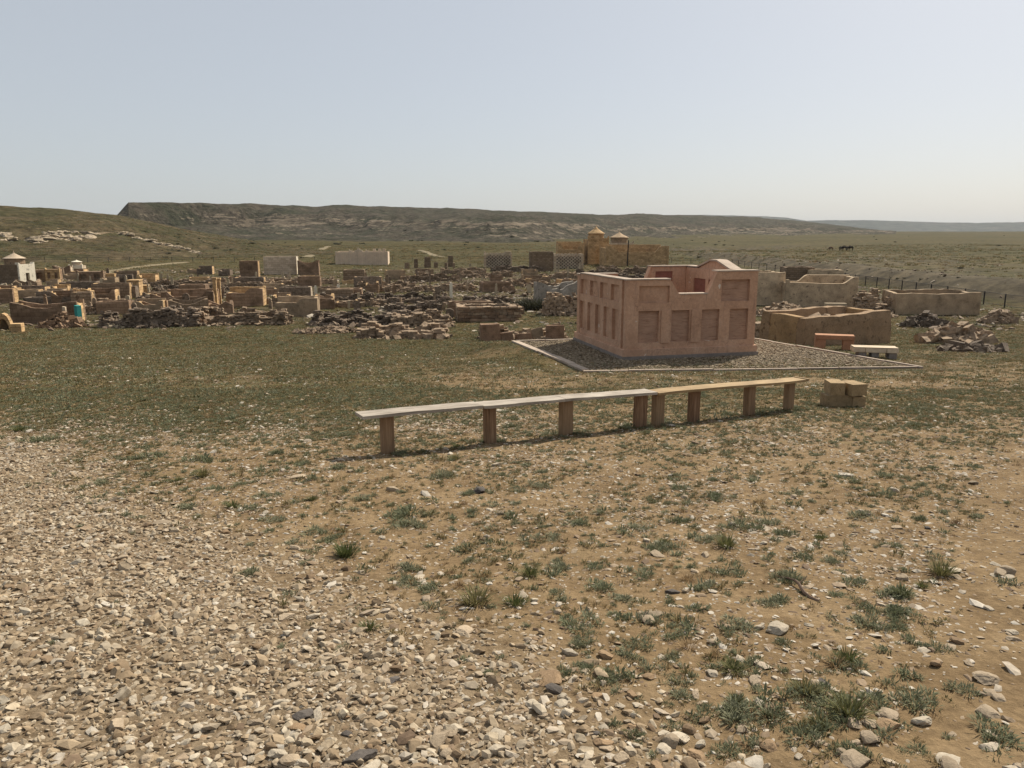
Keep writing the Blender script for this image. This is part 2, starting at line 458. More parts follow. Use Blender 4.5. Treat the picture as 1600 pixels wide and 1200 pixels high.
# ------------------------------------------------------------------ mesh helpers
class MB:
    def __init__(s): s.v = []; s.f = []
    def quad_box(s, corners):
        """corners: 4 bottom (anticlockwise), 4 top"""
        o = len(s.v); s.v += [tuple(map(float, c)) for c in corners]
        s.f += [tuple(o + i for i in q) for q in ((3, 2, 1, 0), (4, 5, 6, 7), (0, 1, 5, 4), (1, 2, 6, 5), (2, 3, 7, 6), (3, 0, 4, 7))]
        return s
    def box(s, x0, x1, y0, y1, z0, z1):
        return s.quad_box([(x0, y0, z0), (x1, y0, z0), (x1, y1, z0), (x0, y1, z0), (x0, y0, z1), (x1, y0, z1), (x1, y1, z1), (x0, y1, z1)])
    def stone(s, c, size, rot, jit, r=random):
        """one rough block"""
        sx, sy, sz = (k / 2 for k in size)
        m = Euler(rot).to_matrix()
        cs = []
        for (a, b_, d) in ((-1, -1, -1), (1, -1, -1), (1, 1, -1), (-1, 1, -1), (-1, -1, 1), (1, -1, 1), (1, 1, 1), (-1, 1, 1)):
            p = Vector((a * sx * (1 + r.uniform(-jit, jit)), b_ * sy * (1 + r.uniform(-jit, jit)), d * sz * (1 + r.uniform(-jit, jit) * 0.7)))
            cs.append(Vector(c) + m @ p)
        return s.quad_box(cs)
    def prism(s, poly, y0, y1):
        """poly in (x,z), anticlockwise seen from -y, extruded along y"""
        o = len(s.v); n = len(poly)
        s.v += [(p[0], y0, p[1]) for p in poly] + [(p[0], y1, p[1]) for p in poly]
        s.f.append(tuple(range(o, o + n))); s.f.append(tuple(o + n + i for i in reversed(range(n))))
        for i in range(n):
            j = (i + 1) % n
            s.f.append((o + j, o + i, o + n + i, o + n + j))
        return s
    def lathe(s, prof, seg=16, c=(0, 0, 0)):
        o = len(s.v)
        for (r, z) in prof:
            for k in range(seg):
                a = 2 * math.pi * k / seg
                s.v.append((c[0] + r * math.cos(a), c[1] + r * math.sin(a), c[2] + z))
        for i in range(len(prof) - 1):
            for k in range(seg):
                k2 = (k + 1) % seg
                s.f.append((o + i * seg + k, o + i * seg + k2, o + (i + 1) * seg + k2, o + (i + 1) * seg + k))
        s.f.append(tuple(o + k for k in reversed(range(seg))))
        s.f.append(tuple(o + (len(prof) - 1) * seg + k for k in range(seg)))
        return s
    def tube(s, pts, rad, seg=6):
        o = len(s.v); n = len(pts)
        for i, p in enumerate(pts):
            p = Vector(p)
            d = (Vector(pts[min(i + 1, n - 1)]) - Vector(pts[max(i - 1, 0)])).normalized()
            a = d.orthogonal().normalized(); b_ = d.cross(a)
            r = rad[i] if isinstance(rad, (list, tuple)) else rad
            for k in range(seg):
                t = 2 * math.pi * k / seg
                s.v.append(tuple(p + a * math.cos(t) * r + b_ * math.sin(t) * r))
        for i in range(n - 1):
            for k in range(seg):
                k2 = (k + 1) % seg
                s.f.append((o + i * seg + k, o + i * seg + k2, o + (i + 1) * seg + k2, o + (i + 1) * seg + k))
        s.f.append(tuple(o + k for k in reversed(range(seg)))); s.f.append(tuple(o + (n - 1) * seg + k for k in range(seg)))
        return s
    def mesh(s, name, mat=None, smooth=False):
        me = bpy.data.meshes.new(name)
        me.from_pydata(s.v, [], s.f); me.update()
        if mat: me.materials.append(M[mat])
        if smooth: me.polygons.foreach_set('use_smooth', [True] * len(me.polygons))
        return me
    def build(s, name, mat, parent=None, smooth=False, bevel=0):
        o = bpy.data.objects.new(name, s.mesh(name, mat, smooth))
        COL.objects.link(o)
        if parent is not None: o.parent = parent
        if bevel:
            b = o.modifiers.new('bevel', 'BEVEL'); b.width = bevel; b.segments = 2; b.limit_method = 'ANGLE'
        return o

def tag(o, label, cat, group=None):
    o['label'] = label; o['category'] = cat
    if group: o['group'] = group
    return o

def thing(name, label, cat, loc=(0, 0, 0), rz=0.0, group=None):
    o = bpy.data.objects.new(name, None); COL.objects.link(o)
    o.empty_display_size = 0.3
    o.location = loc; o.rotation_euler = (0, 0, rz)
    return tag(o, label, cat, group)

def grid_mesh(name, V, nu, nv, mat, attrs=None, smooth=True):
    """V: (nu*nv,3) array, index i*nv+j"""
    me = bpy.data.meshes.new(name)
    i = np.arange(nu - 1)[:, None]; j = np.arange(nv - 1)[None, :]
    a = (i * nv + j).ravel()
    F = np.stack([a, a + nv, a + nv + 1, a + 1], 1).astype(np.int32)
    me.vertices.add(len(V)); me.vertices.foreach_set('co', np.ascontiguousarray(V, np.float32).ravel())
    me.loops.add(F.size); me.loops.foreach_set('vertex_index', F.ravel())
    me.polygons.add(len(F)); me.polygons.foreach_set('loop_start', np.arange(0, F.size, 4, dtype=np.int32))
    me.update(calc_edges=True)
    if smooth: me.polygons.foreach_set('use_smooth', np.ones(len(F), bool))
    for k, arr in (attrs or {}).items():
        at_ = me.attributes.new(k, 'FLOAT', 'POINT'); at_.data.foreach_set('value', np.ascontiguousarray(arr, np.float32))
    me.materials.append(M[mat])
    o = bpy.data.objects.new(name, me); COL.objects.link(o)
    return o

# ------------------------------------------------------------------ ground sheet
def spaced(lo, hi, c, a, n):
    """coordinates dense round c, spreading outwards"""
    t0 = -math.asinh((c - lo) / a); t1 = math.asinh((hi - c) / a)
    return c + a * np.sinh(np.linspace(t0, t1, n))

def gravel_mask(x, y):
    return 1 - sstep(1.9, 3.9, x + y + 1.2 * fbm(x / 1.3, y / 1.3, 31) + 0.8 * fbm(x / 0.35, y / 0.35, 33))

def track_mask(x, y):
    d = np.abs(x - (0.74 * y - 0.10) - 0.12 * np.sin(y * 0.7)) * 0.85
    return (1 - sstep(0.2, 0.5, d)) * (1 - sstep(10, 16, y))

def grass_mask(x, y):
    r = np.sqrt(x * x + y * y)
    g = 0.26 + 0.32 * sstep(4, 14, y) + 0.26 * sstep(12, 34, y) + 0.14 * sstep(60, 110, r)
    g = g + 0.20 * sstep(0, -6, x) * sstep(7, 14, y) * (1 - sstep(60, 100, y)) + 0.42 * fbm(x / 3.5, y / 3.5, 41) * (1 - sstep(60, 150, r))
    g = g - 0.03 * sstep(1, 5, x) * (1 - sstep(11, 20, y))
    g = g * (1 - 0.9 * gravel_mask(x, y)) * (1 - 0.8 * track_mask(x, y))
    return np.clip(g, 0, 1)

def dirt_mask(x, y):
    edge = 44 + 4 * fbm(x / 14, y / 14, 8)
    b = sstep(-1, 1, x - edge) * (1 - sstep(5, 8, x - edge)) * sstep(45, 58, y) * (1 - sstep(170, 240, y))
    strip = sstep(4, 10, x - edge) * (1 - sstep(18, 60, x - edge)) * sstep(45, 62, y) * (1 - sstep(170, 260, y)) * sstep(-0.15, 0.2, fbm(x / 6, y / 6, 77))
    cem = 0.55 * sstep(46, 54, y) * (1 - sstep(120, 165, y)) * (1 - sstep(36, 42, x)) * sstep(-0.08, 0.16, fbm(x / 5, y / 5, 78))
    gul = 0.8 * np.exp(-((y - 312 - 0.25 * (x - 60)) / 22) ** 2) * sstep(20, 50, x) * (1 - sstep(95, 150, x)) * sstep(-.2, .1, fbm(x / 9, y / 9, 79))
    return np.clip(0.75 * b + 0.5 * strip + cem + gul, 0, 1)

gx = spaced(-9000, 9000, 0.5, 3.0, 560)
gy = spaced(-400, 12000, 5.0, 4.0, 560)
GX, GY = np.meshgrid(gx, gy, indexing='ij')
GZ = H(GX, GY)
near = 1 - sstep(9, 20, np.hypot(GX, GY))
GZ = GZ + near * fbm(GX / 0.35, GY / 0.35, 91) * 0.035
V = np.stack([GX, GY, GZ], -1).reshape(-1, 3)
g = grid_mesh('ground', V, 560, 560, 'ground', {'grass': grass_mask(GX, GY).ravel(), 'gravel': gravel_mask(GX, GY).ravel(), 'dirt': dirt_mask(GX, GY).ravel()})
g['kind'] = 'structure'

# ------------------------------------------------------------------ hills
def loft(name, cols, rows, mat, nu, nv, namp, nscale, seed, rocky):
    """cols: photograph x of the stations; rows: for each station a list of (photograph y, distance) from foot to crest, then behind it"""
    st = np.array(cols, float)
    rows = np.array(rows, float)                    # (ncol, nrow, 2)
    pts = np.array([[at(st[i], rows[i, k, 0], rows[i, k, 1]) for k in range(rows.shape[1])] for i in range(len(st))])
    u = np.linspace(0, len(st) - 1, nu); v = np.linspace(0, rows.shape[1] - 1, nv)
    A = np.empty((nu, rows.shape[1], 3))
    for k in range(rows.shape[1]):
        for c in range(3): A[:, k, c] = np.interp(u, np.arange(len(st)), pts[:, k, c])
    B = np.empty((nu, nv, 3))
    for i in range(nu):
        for c in range(3): B[i, :, c] = np.interp(v, np.arange(rows.shape[1]), A[i, :, c])
    x, y = B[..., 0], B[..., 1]
    n = fbm(x / nscale, y / nscale, seed, 5)
    ridg = np.abs(fbm(x / (nscale * 0.45), y / (nscale * 1.5), seed + 9, 4)) * 2
    fv = v / (rows.shape[1] - 1)
    win = np.sin(np.clip(fv, 0, 1) * math.pi)[None, :]
    fine = np.abs(fbm(x / (nscale * 0.16), y / (nscale * 0.5), seed + 23, 3)) * 2
    B[..., 2] += namp * win * (n * 1.0 - ridg * 0.9 - fine * 0.28 + 0.36)
    rk = rocky(u[:, None] / (len(st) - 1), v[None, :], n, ridg)
    o = grid_mesh(name, B.reshape(-1, 3), nu, nv, mat, {'rock': np.broadcast_to(rk, (nu, nv)).ravel()})
    o['kind'] = 'structure'
    return o

# distant blue hills behind the right-hand plain
loft('far_hills', [600, 900, 1100, 1170, 1230, 1260, 1350, 1480, 1530, 1600, 1750, 2000],
     [[(372, 5200), (365, 5400), (336, 6200), (340, 8000)]] * 3 +
     [[(372, 5200), (362, 5400), (338, 6200), (340, 8000)], [(372, 5200), (362, 5400), (340, 6200), (344, 8000)],
      [(372, 5200), (362, 5400), (344.5, 6200), (350, 8000)], [(372, 5200), (362, 5400), (344, 6200), (350, 8000)],
      [(372, 5200), (362, 5400), (348, 6200), (350, 8000)], [(372, 5200), (362, 5400), (348.5, 6200), (352, 8000)],
      [(372, 5200), (362, 5400), (346, 6200), (350, 8000)], [(372, 5200), (362, 5400), (344, 6200), (350, 8000)], [(372, 5200), (362, 5400), (340, 6200), (350, 8000)]],
     'farhill', 260, 30, 14, 900, 5, lambda u, v, n, r: 0.1 + 0 * u + 0 * v)

# the long escarpment: foot, lower slope, cliff foot, cliff top, crest, behind
mc = [120, 150, 165, 175, 183, 192, 201, 210, 225, 240, 260, 290, 320, 400, 495, 520, 610, 700, 800, 960, 1000, 1100, 1170, 1250, 1320, 1400]
def mrow(px):
    crest = np.interp(px, [120, 165, 183, 201, 320, 400, 495, 520, 570, 610, 700, 800, 860, 960, 1000, 1060, 1170, 1240, 1260, 1400],
                      [380, 356, 337, 317.5, 319, 320, 323, 320, 323, 324.5, 326, 330, 333, 336, 334, 336.5, 339, 344, 347, 363])
    foot = np.interp(px, [120, 500, 800, 1000, 1170, 1250, 1400], [381, 380, 381, 384, 380, 374, 366])
    band = np.interp(px, [120, 165, 183, 201, 400, 520, 800, 1000, 1170, 1250, 1400], [381, 370, 356, 340, 342, 348, 354, 360, 362, 363, 364])
    btop = np.interp(px, [120, 165, 183, 201, 320, 400, 520, 700, 800, 1000, 1170, 1250, 1400], [380.5, 363, 346, 327, 328, 334, 343, 348, 350, 356, 359, 361, 363.5])
    df = np.interp(px, [120, 800, 1100, 1400], [430, 430, 470, 900])
    dc = np.interp(px, [120, 183, 400, 800, 1100, 1400], [620, 620, 760, 1000, 1500, 1700])
    db = df + (dc - df) * np.interp(px, [183, 400, 800, 1400], [0.72, 0.55, 0.36, 0.4])
    k = float(np.interp(px, [120, 330, 420, 520, 640, 800], [24, 30, 62, 125, 270, 500]))
    db = max(df + 20, dc - k)
    band = float(np.interp(px, [120, 165, 183, 201, 330, 400, 500, 600, 800, 1000, 1170, 1250, 1400], [381, 376, 366, 354, 355, 354, 352, 352, 354, 360, 362, 363, 364]))
    btop = band + (crest - band) * float(np.interp(px, [120, 330, 420, 520, 700], [0.7, 0.7, 0.5, 0.3, 0.22]))
    q5 = float(np.interp(px, [330, 520], [0.3, 0.5]))
    return [(foot + 4, df - 15), (foot, df), (foot + (band - foot) * 0.45, df + (db - df) * 0.55), (band, db), (btop, db + (dc - db) * float(np.interp(px, [330, 520, 700], [0.62, 0.12, 0.03]))), (btop + (crest - btop) * 0.55, db + (dc - db) * float(np.interp(px, [330, 520, 700], [0.8, 0.5, 0.45]))), (crest, dc), (crest + 4, dc + 300)]
loft('mesa', mc, [mrow(p) for p in mc], 'mesa', 1000, 120, 7.5, 75, 15,
     lambda u, v, n, r: 0.10 - 0.5 * (1 - sstep(0.42, 0.56, u)) + 0.62 * np.exp(-((v - 3.5 + n * 1.3) / 0.5) ** 2) + 0.25 * np.exp(-((v - 2.2 + n * 2) / 0.9) ** 2) + 0.5 * n * (v < 5) - 0.35 * (v < 1.3))

# grassy hill on the left
lc = [-500, -200, 0, 95, 180, 260, 330, 420, 520]
def lrow(px):
    crest = np.interp(px, lc, [300, 308, 320.5, 327, 336, 352, 366, 381, 395])
    foot = np.interp(px, lc, [414, 412, 410, 408, 406, 404, 401, 397, 397])
    df = np.interp(px, lc, [150, 152, 158, 163, 168, 175, 185, 205, 215])
    dc = np.interp(px, lc, [240, 260, 280, 290, 300, 310, 320, 320, 260])
    f = lambda k: foot + (crest - foot) * k
    return [(foot + 6, df - 8), (foot, df), (f(0.3), df + (dc - df) * 0.22), (f(0.52), df + (dc - df) * 0.42), (f(0.62), df + (dc - df) * 0.47), (f(0.85), df + (dc - df) * 0.75), (crest, dc), (crest + 6, dc + 60)]
loft('left_hill', lc, [lrow(p) for p in lc], 'lefthill', 300, 110, 2.2, 28, 55,
     lambda u, v, n, r: -0.05 + 0.35 * np.exp(-((v - 3.6 + n * 1.5) / 0.5) ** 2) + 0.25 * n)

# dirt tracks on the plain
def strip_track(name, pxs, width):
    c = [P(*p) for p in pxs]
    n = 40
    pts = np.array([[q.x, q.y] for q in c]); tt = np.linspace(0, len(c) - 1, n)
    x = np.interp(tt, np.arange(len(c)), pts[:, 0]); y = np.interp(tt, np.arange(len(c)), pts[:, 1])
    dx = np.gradient(x); dy = np.gradient(y); l = np.hypot(dx, dy)
    rows = []
    for k in (-1, -0.33, 0.33, 1):
        wv = width * (0.5 + 0.25 * fbm(x / 3, y / 3, 4))
        X = x - dy / l * k * wv; Y = y + dx / l * k * wv
        rows.append(np.stack([X, Y, H(X, Y) + (0.10 if abs(k) < 1 else 0.0)], -1))
    Vt = np.stack(rows, 1).reshape(-1, 3)
    o = grid_mesh(name, Vt, n, 4, 'track'); o['kind'] = 'structure'
strip_track('dirt_track', [(150, 428), (190, 421), (240, 414), (290, 410)], 2.6)
strip_track('dirt_track', [(478, 402), (492, 396), (500, 391), (512, 385)], 2.6)
strip_track('dirt_track', [(655, 391), (670, 396), (690, 402)], 2.0)

# gravel bed inside the kerb
bed = bpy.data.meshes.new('gravel_bed')
ins = PAD
bed.from_pydata([(p[0], p[1], PADZ + 0.012) for p in ins], [], [(0, 1, 2, 3)]); bed.materials.append(M['ground'])
for nm, val in (('gravel', 0.9), ('grass', 0.0), ('dirt', 0.0)):
    a_ = bed.attributes.new(nm, 'FLOAT', 'POINT'); a_.data.foreach_set('value', [val] * 4)
bo = bpy.data.objects.new('gravel_bed', bed); COL.objects.link(bo); bo['kind'] = 'structure'
# ------------------------------------------------------------------ pink tomb enclosure
TA = 14.0
def tomb():
    root = thing('tomb_enclosure', 'large salmon-pink walled tomb enclosure with recessed panels inside a kerbed plot', 'tomb', (3.30, 22.35, PADZ - 0.02), R_(TA))
    W, D, T = 4.26, 4.35, 0.30
    RC = 0.11                                            # depth of the panel recess
    PL = 0.34                                            # plinth height
    # plinth: four stones, butted
    mb = MB()
    e = 0.07
    mb.box(-e, W + e, -e, T, -0.05, PL); mb.box(-e, W + e, D - T, D + e, -0.05, PL)
    mb.box(-e, T, T, D - T, -0.05, PL); mb.box(W - T, W + e, T, D - T, -0.05, PL)
    p_ = mb.build('plinth', 'pink', root, bevel=0.012)
    mb = MB(); e2 = 0.10
    mb.box(-e2, W + e2, -e2, -e - 0.001, -0.12, 0.14); mb.box(-e2, W + e2, D + e + 0.001, D + e2, -0.12, 0.14)
    mb.box(-e2, -e - 0.001, -e - 0.001, D + e + 0.001, -0.12, 0.14); mb.box(W + e + 0.001, W + e2, -e - 0.001, D + e + 0.001, -0.12, 0.14)
    mb.build('footing', 'concrete', p_)
    def face(parent, L, cells, top_polys, y_out, side=1):
        """frame boxes and panels of one wall face; local x along the wall, y_out the outer face, frame 0.06 deep"""
        mb = MB()
        for (x0, x1, z0, z1) in cells: mb.box(x0, x1, min(y_out, y_out + side * RC), max(y_out, y_out + side * RC), z0, z1)
        for poly in top_polys: mb.prism(poly, min(y_out, y_out + side * RC), max(y_out, y_out + side * RC))
        return mb.build('frame', 'pink', parent)
    def frame_cells(L, rows):
        """rows: (z0, z1, [(x0,x1) holes]) -> stile boxes of that row"""
        out = []
        for z0, z1, holes in rows:
            x = 0.0
            for a, b in holes:
                out.append((x, a, z0, z1)); x = b
            out.append((x, L, z0, z1))
        return out
    def panels(parent, lst, y, mat, rough=0.012):
        for (x0, x1, z0, z1) in lst:
            mb = MB(); mb.box(x0 - 0.0, x1 + 0.0, y, y + 0.02, z0, z1)
            mb.build('panel', mat, parent)
    # ---- front wall
    fw = MB()
    z0 = PL
    fw.prism([(0.06, z0), (W - 0.06, z0), (W - 0.06, 2.54), (2.93, 2.54), (2.66, 1.90), (1.64, 1.90), (1.36, 2.32), (0.06, 2.32)], RC, T)
    front = fw.build('wall', 'pink', root)
    low = [(0.42, 1.07), (1.47, 2.05), (2.45, 3.03), (3.38, 4.0)]
    Z1, Z2, Z3, Z4, Z5 = 0.52, 1.46, 1.70, 2.19, 2.26
    cells = [(0, W, PL, Z1)] + frame_cells(W, [(Z1, Z2, low)]) + [(0, W, Z2, Z3)]
    polys = [[(0, Z3), (0.42, Z3), (0.42, 2.36), (0, 2.36)],
             [(0.42, 2.19), (1.38, 2.19), (1.38, 2.36), (0.42, 2.36)],
             [(1.38, Z3), (1.78, Z3), (1.70, 1.92), (1.40, 2.36), (1.38, 2.36)],
             [(1.78, Z3), (2.55, Z3), (2.62, 1.92), (1.70, 1.92)],
             [(2.55, Z3), (3.06, Z3), (3.06, 2.58), (2.90, 2.58), (2.62, 1.92)],
             [(3.06, 2.34), (4.0, 2.34), (4.0, 2.58), (3.06, 2.58)],
             [(4.0, Z3), (W, Z3), (W, 2.58), (4.0, 2.58)]]
    face(front, W, cells, polys, 0.0)
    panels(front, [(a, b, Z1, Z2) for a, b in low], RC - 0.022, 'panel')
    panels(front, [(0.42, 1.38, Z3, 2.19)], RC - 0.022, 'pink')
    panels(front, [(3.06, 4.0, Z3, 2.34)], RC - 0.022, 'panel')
    for (a, b) in ((1.13, 1.42), (2.10, 2.40)):
        MB().box(a, b, -0.035, -0.001, Z1 - 0.03, Z2 + 0.01).build('pilaster', 'pink', front, bevel=0.008)
    cp = MB()
    cp.prism([(-0.03, 2.362), (1.40, 2.362), (1.40, 2.40), (-0.03, 2.40)], -0.025, T + 0.03)
    cp.prism([(1.71, 1.922), (2.61, 1.922), (2.61, 1.955), (1.71, 1.955)], -0.015, T + 0.03)
    cp.prism([(2.88, 2.582), (W + 0.03, 2.582), (W + 0.03, 2.62), (2.88, 2.62)], -0.025, T + 0.03)
    cp.build('coping', 'kerb', front)
    # ---- left and right side walls (local x runs along the depth)
    L = D - 2 * T
    up = [(0.04 + k * 0.94, 0.04 + k * 0.94 + 0.66) for k in range(4)]
    lo_ = [(0.02 + k * 0.75, 0.02 + k * 0.75 + 0.48) for k in range(5)]
    for sx in (0, 1):
        top = 2.36 if sx == 0 else 2.56
        wl = MB()
        if sx == 0: wl.box(0, L, RC, T, PL, top - 0.02)
        else: wl.prism([(0, PL), (L, PL), (L, top - .02), (L * .78, top - .02), (L * .56, top + .24), (L * .44, top + .24), (L * .22, top - .02), (0, top - .02)], RC, T)
        wo_ = wl.build('wall', 'pink', root)
        if sx == 0:
            wo_.location = (0, D - T, 0); wo_.rotation_euler = (0, 0, -math.pi / 2)
        else:
            wo_.location = (W, T, 0); wo_.rotation_euler = (0, 0, math.pi / 2)
        cells = [(0, L, PL, Z1)] + frame_cells(L, [(Z1, Z2, lo_)]) + [(0, L, Z2, Z3)] + frame_cells(L, [(Z3, Z4, up)]) + [(0, L, Z4, top)]
        face(wo_, L, [c for c in cells if c[1] - c[0] > 0.005], [], 0.0)
        panels(wo_, [(a, b, Z1, Z2) for a, b in lo_], RC - 0.022, 'pink')
        panels(wo_, [(a, b, Z3, Z4) for a, b in up], RC - 0.022, 'pink')
        c2 = MB()
        if sx == 0: c2.box(0.031, L - 0.031, -0.025, T + 0.03, top + 0.002, top + 0.04)
        else:
            c2.box(0.031, L * .21, -0.025, T + 0.03, top + 0.002, top + 0.04); c2.box(L * .79, L - 0.031, -0.025, T + 0.03, top + 0.002, top + 0.04)
            c2.prism([(L * .212, top + .002), (L * .44, top + .242), (L * .44, top + .30), (L * .20, top + .045)], -0.04, T + .05)
            c2.prism([(L * .56, top + .242), (L * .788, top + .002), (L * .80, top + .045), (L * .56, top + .30)], -0.04, T + .05)
            c2.prism([(L * .441, top + .242), (L * .559, top + .242), (L * .559, top + .30), (L * .441, top + .30)], -0.04, T + .05)
            # panelled inner face
            inn = MB()
            for (x0, x1, a, b) in ((0, L, PL, .9), (0, .25, .9, 2.2), (1.02, 1.22, .9, 2.2), (2.12, 2.32, .9, 2.2), (3.15, L, .9, 2.2), (0, L, 2.2, top - .021)):
                inn.box(x0, x1, T + .001, T + .05, a, b)
            inn.build('inner_frame', 'pink', wo_)
            for (x0, x1) in ((.25, 1.02), (1.22, 2.12), (2.32, 3.15)):
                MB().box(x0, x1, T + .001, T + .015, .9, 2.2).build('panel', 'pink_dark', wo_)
        c2.build('coping', 'kerb', wo_)
    # ---- back wall: the front wall's outline again, its panelled inner face showing over the dip
    bw = MB()
    bw.prism([(0, PL), (W, PL), (W, 2.56), (2.6, 2.56), (2.35, 1.90), (1.64, 1.90), (1.36, 2.32), (0, 2.32)], D - T + 0.051, D)
    back = bw.build('wall', 'pink', root)
    inner = MB(); yb = D - T
    for (x0, x1, a, b) in ((0.31, W - 0.36, PL, 0.9), (0.31, 0.5, 0.9, 1.8), (1.35, 1.55, 0.9, 1.8), (2.45, 2.6, 0.9, 1.8), (0.31, 2.6, 1.8, 1.89), (3.4, W - 0.36, 0.9, 2.4), (2.6, 2.75, .9, 2.4), (2.62, W - .36, 2.4, 2.559)):
        inner.box(x0, x1, yb, yb + 0.05, a, b)
    inner.build('inner_frame', 'pink', back)
    for (x0, x1, z_) in ((0.5, 1.35, 1.8), (1.55, 2.45, 1.8), (2.75, 3.4, 2.4)):
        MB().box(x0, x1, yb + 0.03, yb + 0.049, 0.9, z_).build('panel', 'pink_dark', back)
    cp = MB()
    cp.box(-.03, 1.38, yb - .04, D + .03, 2.322, 2.36); cp.box(2.58, W + .03, yb - .04, D + .03, 2.562, 2.60); cp.box(1.7, 2.33, yb - .04, D + .03, 1.902, 1.94)
    cp.build('coping', 'kerb', back)
    return root
tomb()

# kerb round the plot: stones set end to end
kr = thing('kerb_border', 'low pale pink kerb of long stones enclosing the salmon tomb plot', 'kerb', (0, 0, 0))
for i in range(4):
    a = Vector((*PAD[i], 0)); b = Vector((*PAD[(i + 1) % 4], 0))
    L = (b - a).length; n = max(3, round(L / 1.15)); d = (b - a) / L
    wid = (0.09, 0.10, 0.12, 0.22)[i]
    nrm = Vector((d.y, -d.x, 0))
    for k in range(n):
        s0 = a + d * (L * k / n + (0.008 if k else -0.05)); s1 = a + d * (L * (k + 1) / n - (0.008 if k < n - 1 else wid + 0.002))
        zt = PADZ + 0.05 + random.uniform(-0.012, 0.012)
        z0 = PADZ - 0.55
        o_ = nrm * random.uniform(-0.02, 0.02)
        q = [s0 + o_, s1 + o_, s1 + o_ - nrm * wid, s0 + o_ - nrm * wid]
        mb = MB(); mb.quad_box([(p.x, p.y, z0) for p in q] + [(p.x, p.y, zt) for p in q])
        mb.build('kerb_stone', 'kerb', kr, bevel=0.008)

# ------------------------------------------------------------------ the two plank benches
def bench(label, posts, ends, seat_mat, seams, extra=None):
    """posts: pixels of post feet; ends: overhang in metres; seams: fractions where boards meet"""
    pp = [P(*q) for q in posts]
    a, b = pp[0], pp[-1]
    d = Vector((b.x - a.x, b.y - a.y, 0)); L = d.length; d.normalize()
    ang = math.atan2(d.y, d.x)
    root = thing('plank_bench', label, 'bench', (a.x, a.y, a.z), ang)
    za, zb = 0.475, b.z - a.z + 0.495
    slope = (zb - za) / L
    x0, x1 = -ends[0], L + ends[1]
    cuts = [x0] + [x0 + (x1 - x0) * s for s in seams] + [x1]
    for k in range(len(cuts) - 1):
        u0, u1 = cuts[k] + 0.004, cuts[k + 1] - 0.004
        mb = MB(); n = 14
        w0, w1 = -0.13, 0.13
        for i in range(n):
            ua, ub = u0 + (u1 - u0) * i / n, u0 + (u1 - u0) * (i + 1) / n
            f = lambda u: za + slope * u + 0.006 * math.sin(u * 1.9 + k * 2.1) + (0.004 if k % 2 else 0)
            e = lambda u: 0.006 * math.sin(u * 7 + k * 2) + 0.004 * math.sin(u * 23 + k)
            o = len(mb.v)
            for u in (ua, ub):
                z = f(u)
                mb.v += [(u, w0 + e(u), z - 0.034), (u, w1 + e(u * 1.3), z - 0.034), (u, w1 + e(u * 1.3), z), (u, w0 + e(u), z)]
            mb.f += [(o + 3, o + 7, o + 6, o + 2), (o, o + 1, o + 5, o + 4), (o, o + 4, o + 7, o + 3), (o + 1, o + 2, o + 6, o + 5)]
            if i == 0: mb.f.append((o, o + 3, o + 2, o + 1))
            if i == n - 1: mb.f.append((o + 4, o + 5, o + 6, o + 7))
        mb.build('seat_board', seat_mat if isinstance(seat_mat, str) else seat_mat[k], root)
    inv = Matrix.Rotation(-ang, 3, 'Z')
    for i, p in enumerate(pp):
        l = inv @ (p - a)
        h = za + slope * l.x - 0.036 - 0.012
        mb = MB()
        wv = random.uniform(0.128, 0.165)
        t = random.uniform(-0.022, 0.022)
        q = [(-wv / 2, -0.05), (wv / 2, -0.05), (wv / 2, 0.05), (-wv / 2, 0.05)]
        mb.quad_box([(l.x + x * 1.02 + t, y, l.z - 0.12) for x, y in q] + [(l.x + x, y, h) for x, y in q])
        po = mb.build('leg', 'post', root, bevel=0.006)
    return root
bench('long low bench with silvery weathered boards on brown plank posts', [(606, 708), (760, 690), (880, 679), (1000, 667)], (0.32, 0.17),
      ['wood_grey', 'wood_grey', 'wood_grey'], [0.36, 0.64])
bench('long low bench with tan yellow board, its end butting the silvery bench', [(1027, 664), (1075, 657), (1166, 648), (1231, 641)], (0.12, 0.30), ['wood_tan', 'wood_tan'], [0.985])

# ------------------------------------------------------------------ stack of sawn blocks
bp = P(1318, 634)
def block(label, lx, ly, lz, size, rz, tilt=0.0, mat='block'):
    mb = MB()
    sx, sy, sz = size
    nx, ny, nz = 7, 5, 5
    bm = bmesh.new(); bmesh.ops.create_cube(bm, size=1.0)
    bmesh.ops.subdivide_edges(bm, edges=bm.edges[:], cuts=4, use_grid_fill=True)
    r = random.Random(int(lx * 1000 + lz * 77 + 5000))
    for v in bm.verts:
        c = v.co; k = sum(1 for q in c if abs(q) > 0.49)
        v.co = Vector((c.x * sx, c.y * sy, c.z * sz))
        s = 0.010 + (0.016 if k >= 2 else 0) + (0.022 if k == 3 else 0)
        v.co -= Vector((math.copysign(1, c.x) * (abs(c.x) > .49), math.copysign(1, c.y) * (abs(c.y) > .49), math.copysign(1, c.z) * (abs(c.z) > .49))) * r.uniform(0, s)
    me = bpy.data.meshes.new('limestone_block'); bm.to_mesh(me); bm.free()
    me.materials.append(M[mat])
    o = bpy.data.objects.new('limestone_block', me); COL.objects.link(o)
    o.location = (bp.x + lx, bp.y + ly, bp.z + lz + sz / 2); o.rotation_euler = (0, tilt, rz)
    tag(o, label, 'block', 'stack of sawn blocks')
zb_ = -0.03
block('worn yellow limestone block at the bottom of the stack, its long side facing the benches', -0.13, 0.0, zb_, (0.44, 0.22, 0.225), R_(2))
block('narrow yellow limestone block at the bottom of the stack, its end showing', 0.22, 0.07, zb_ - 0.02, (0.20, 0.40, 0.225), R_(-8))
block('yellow limestone block on top of the stack, mossy and set back', -0.14, 0.08, 0.196, (0.23, 0.36, 0.20), R_(-6), mat='block')
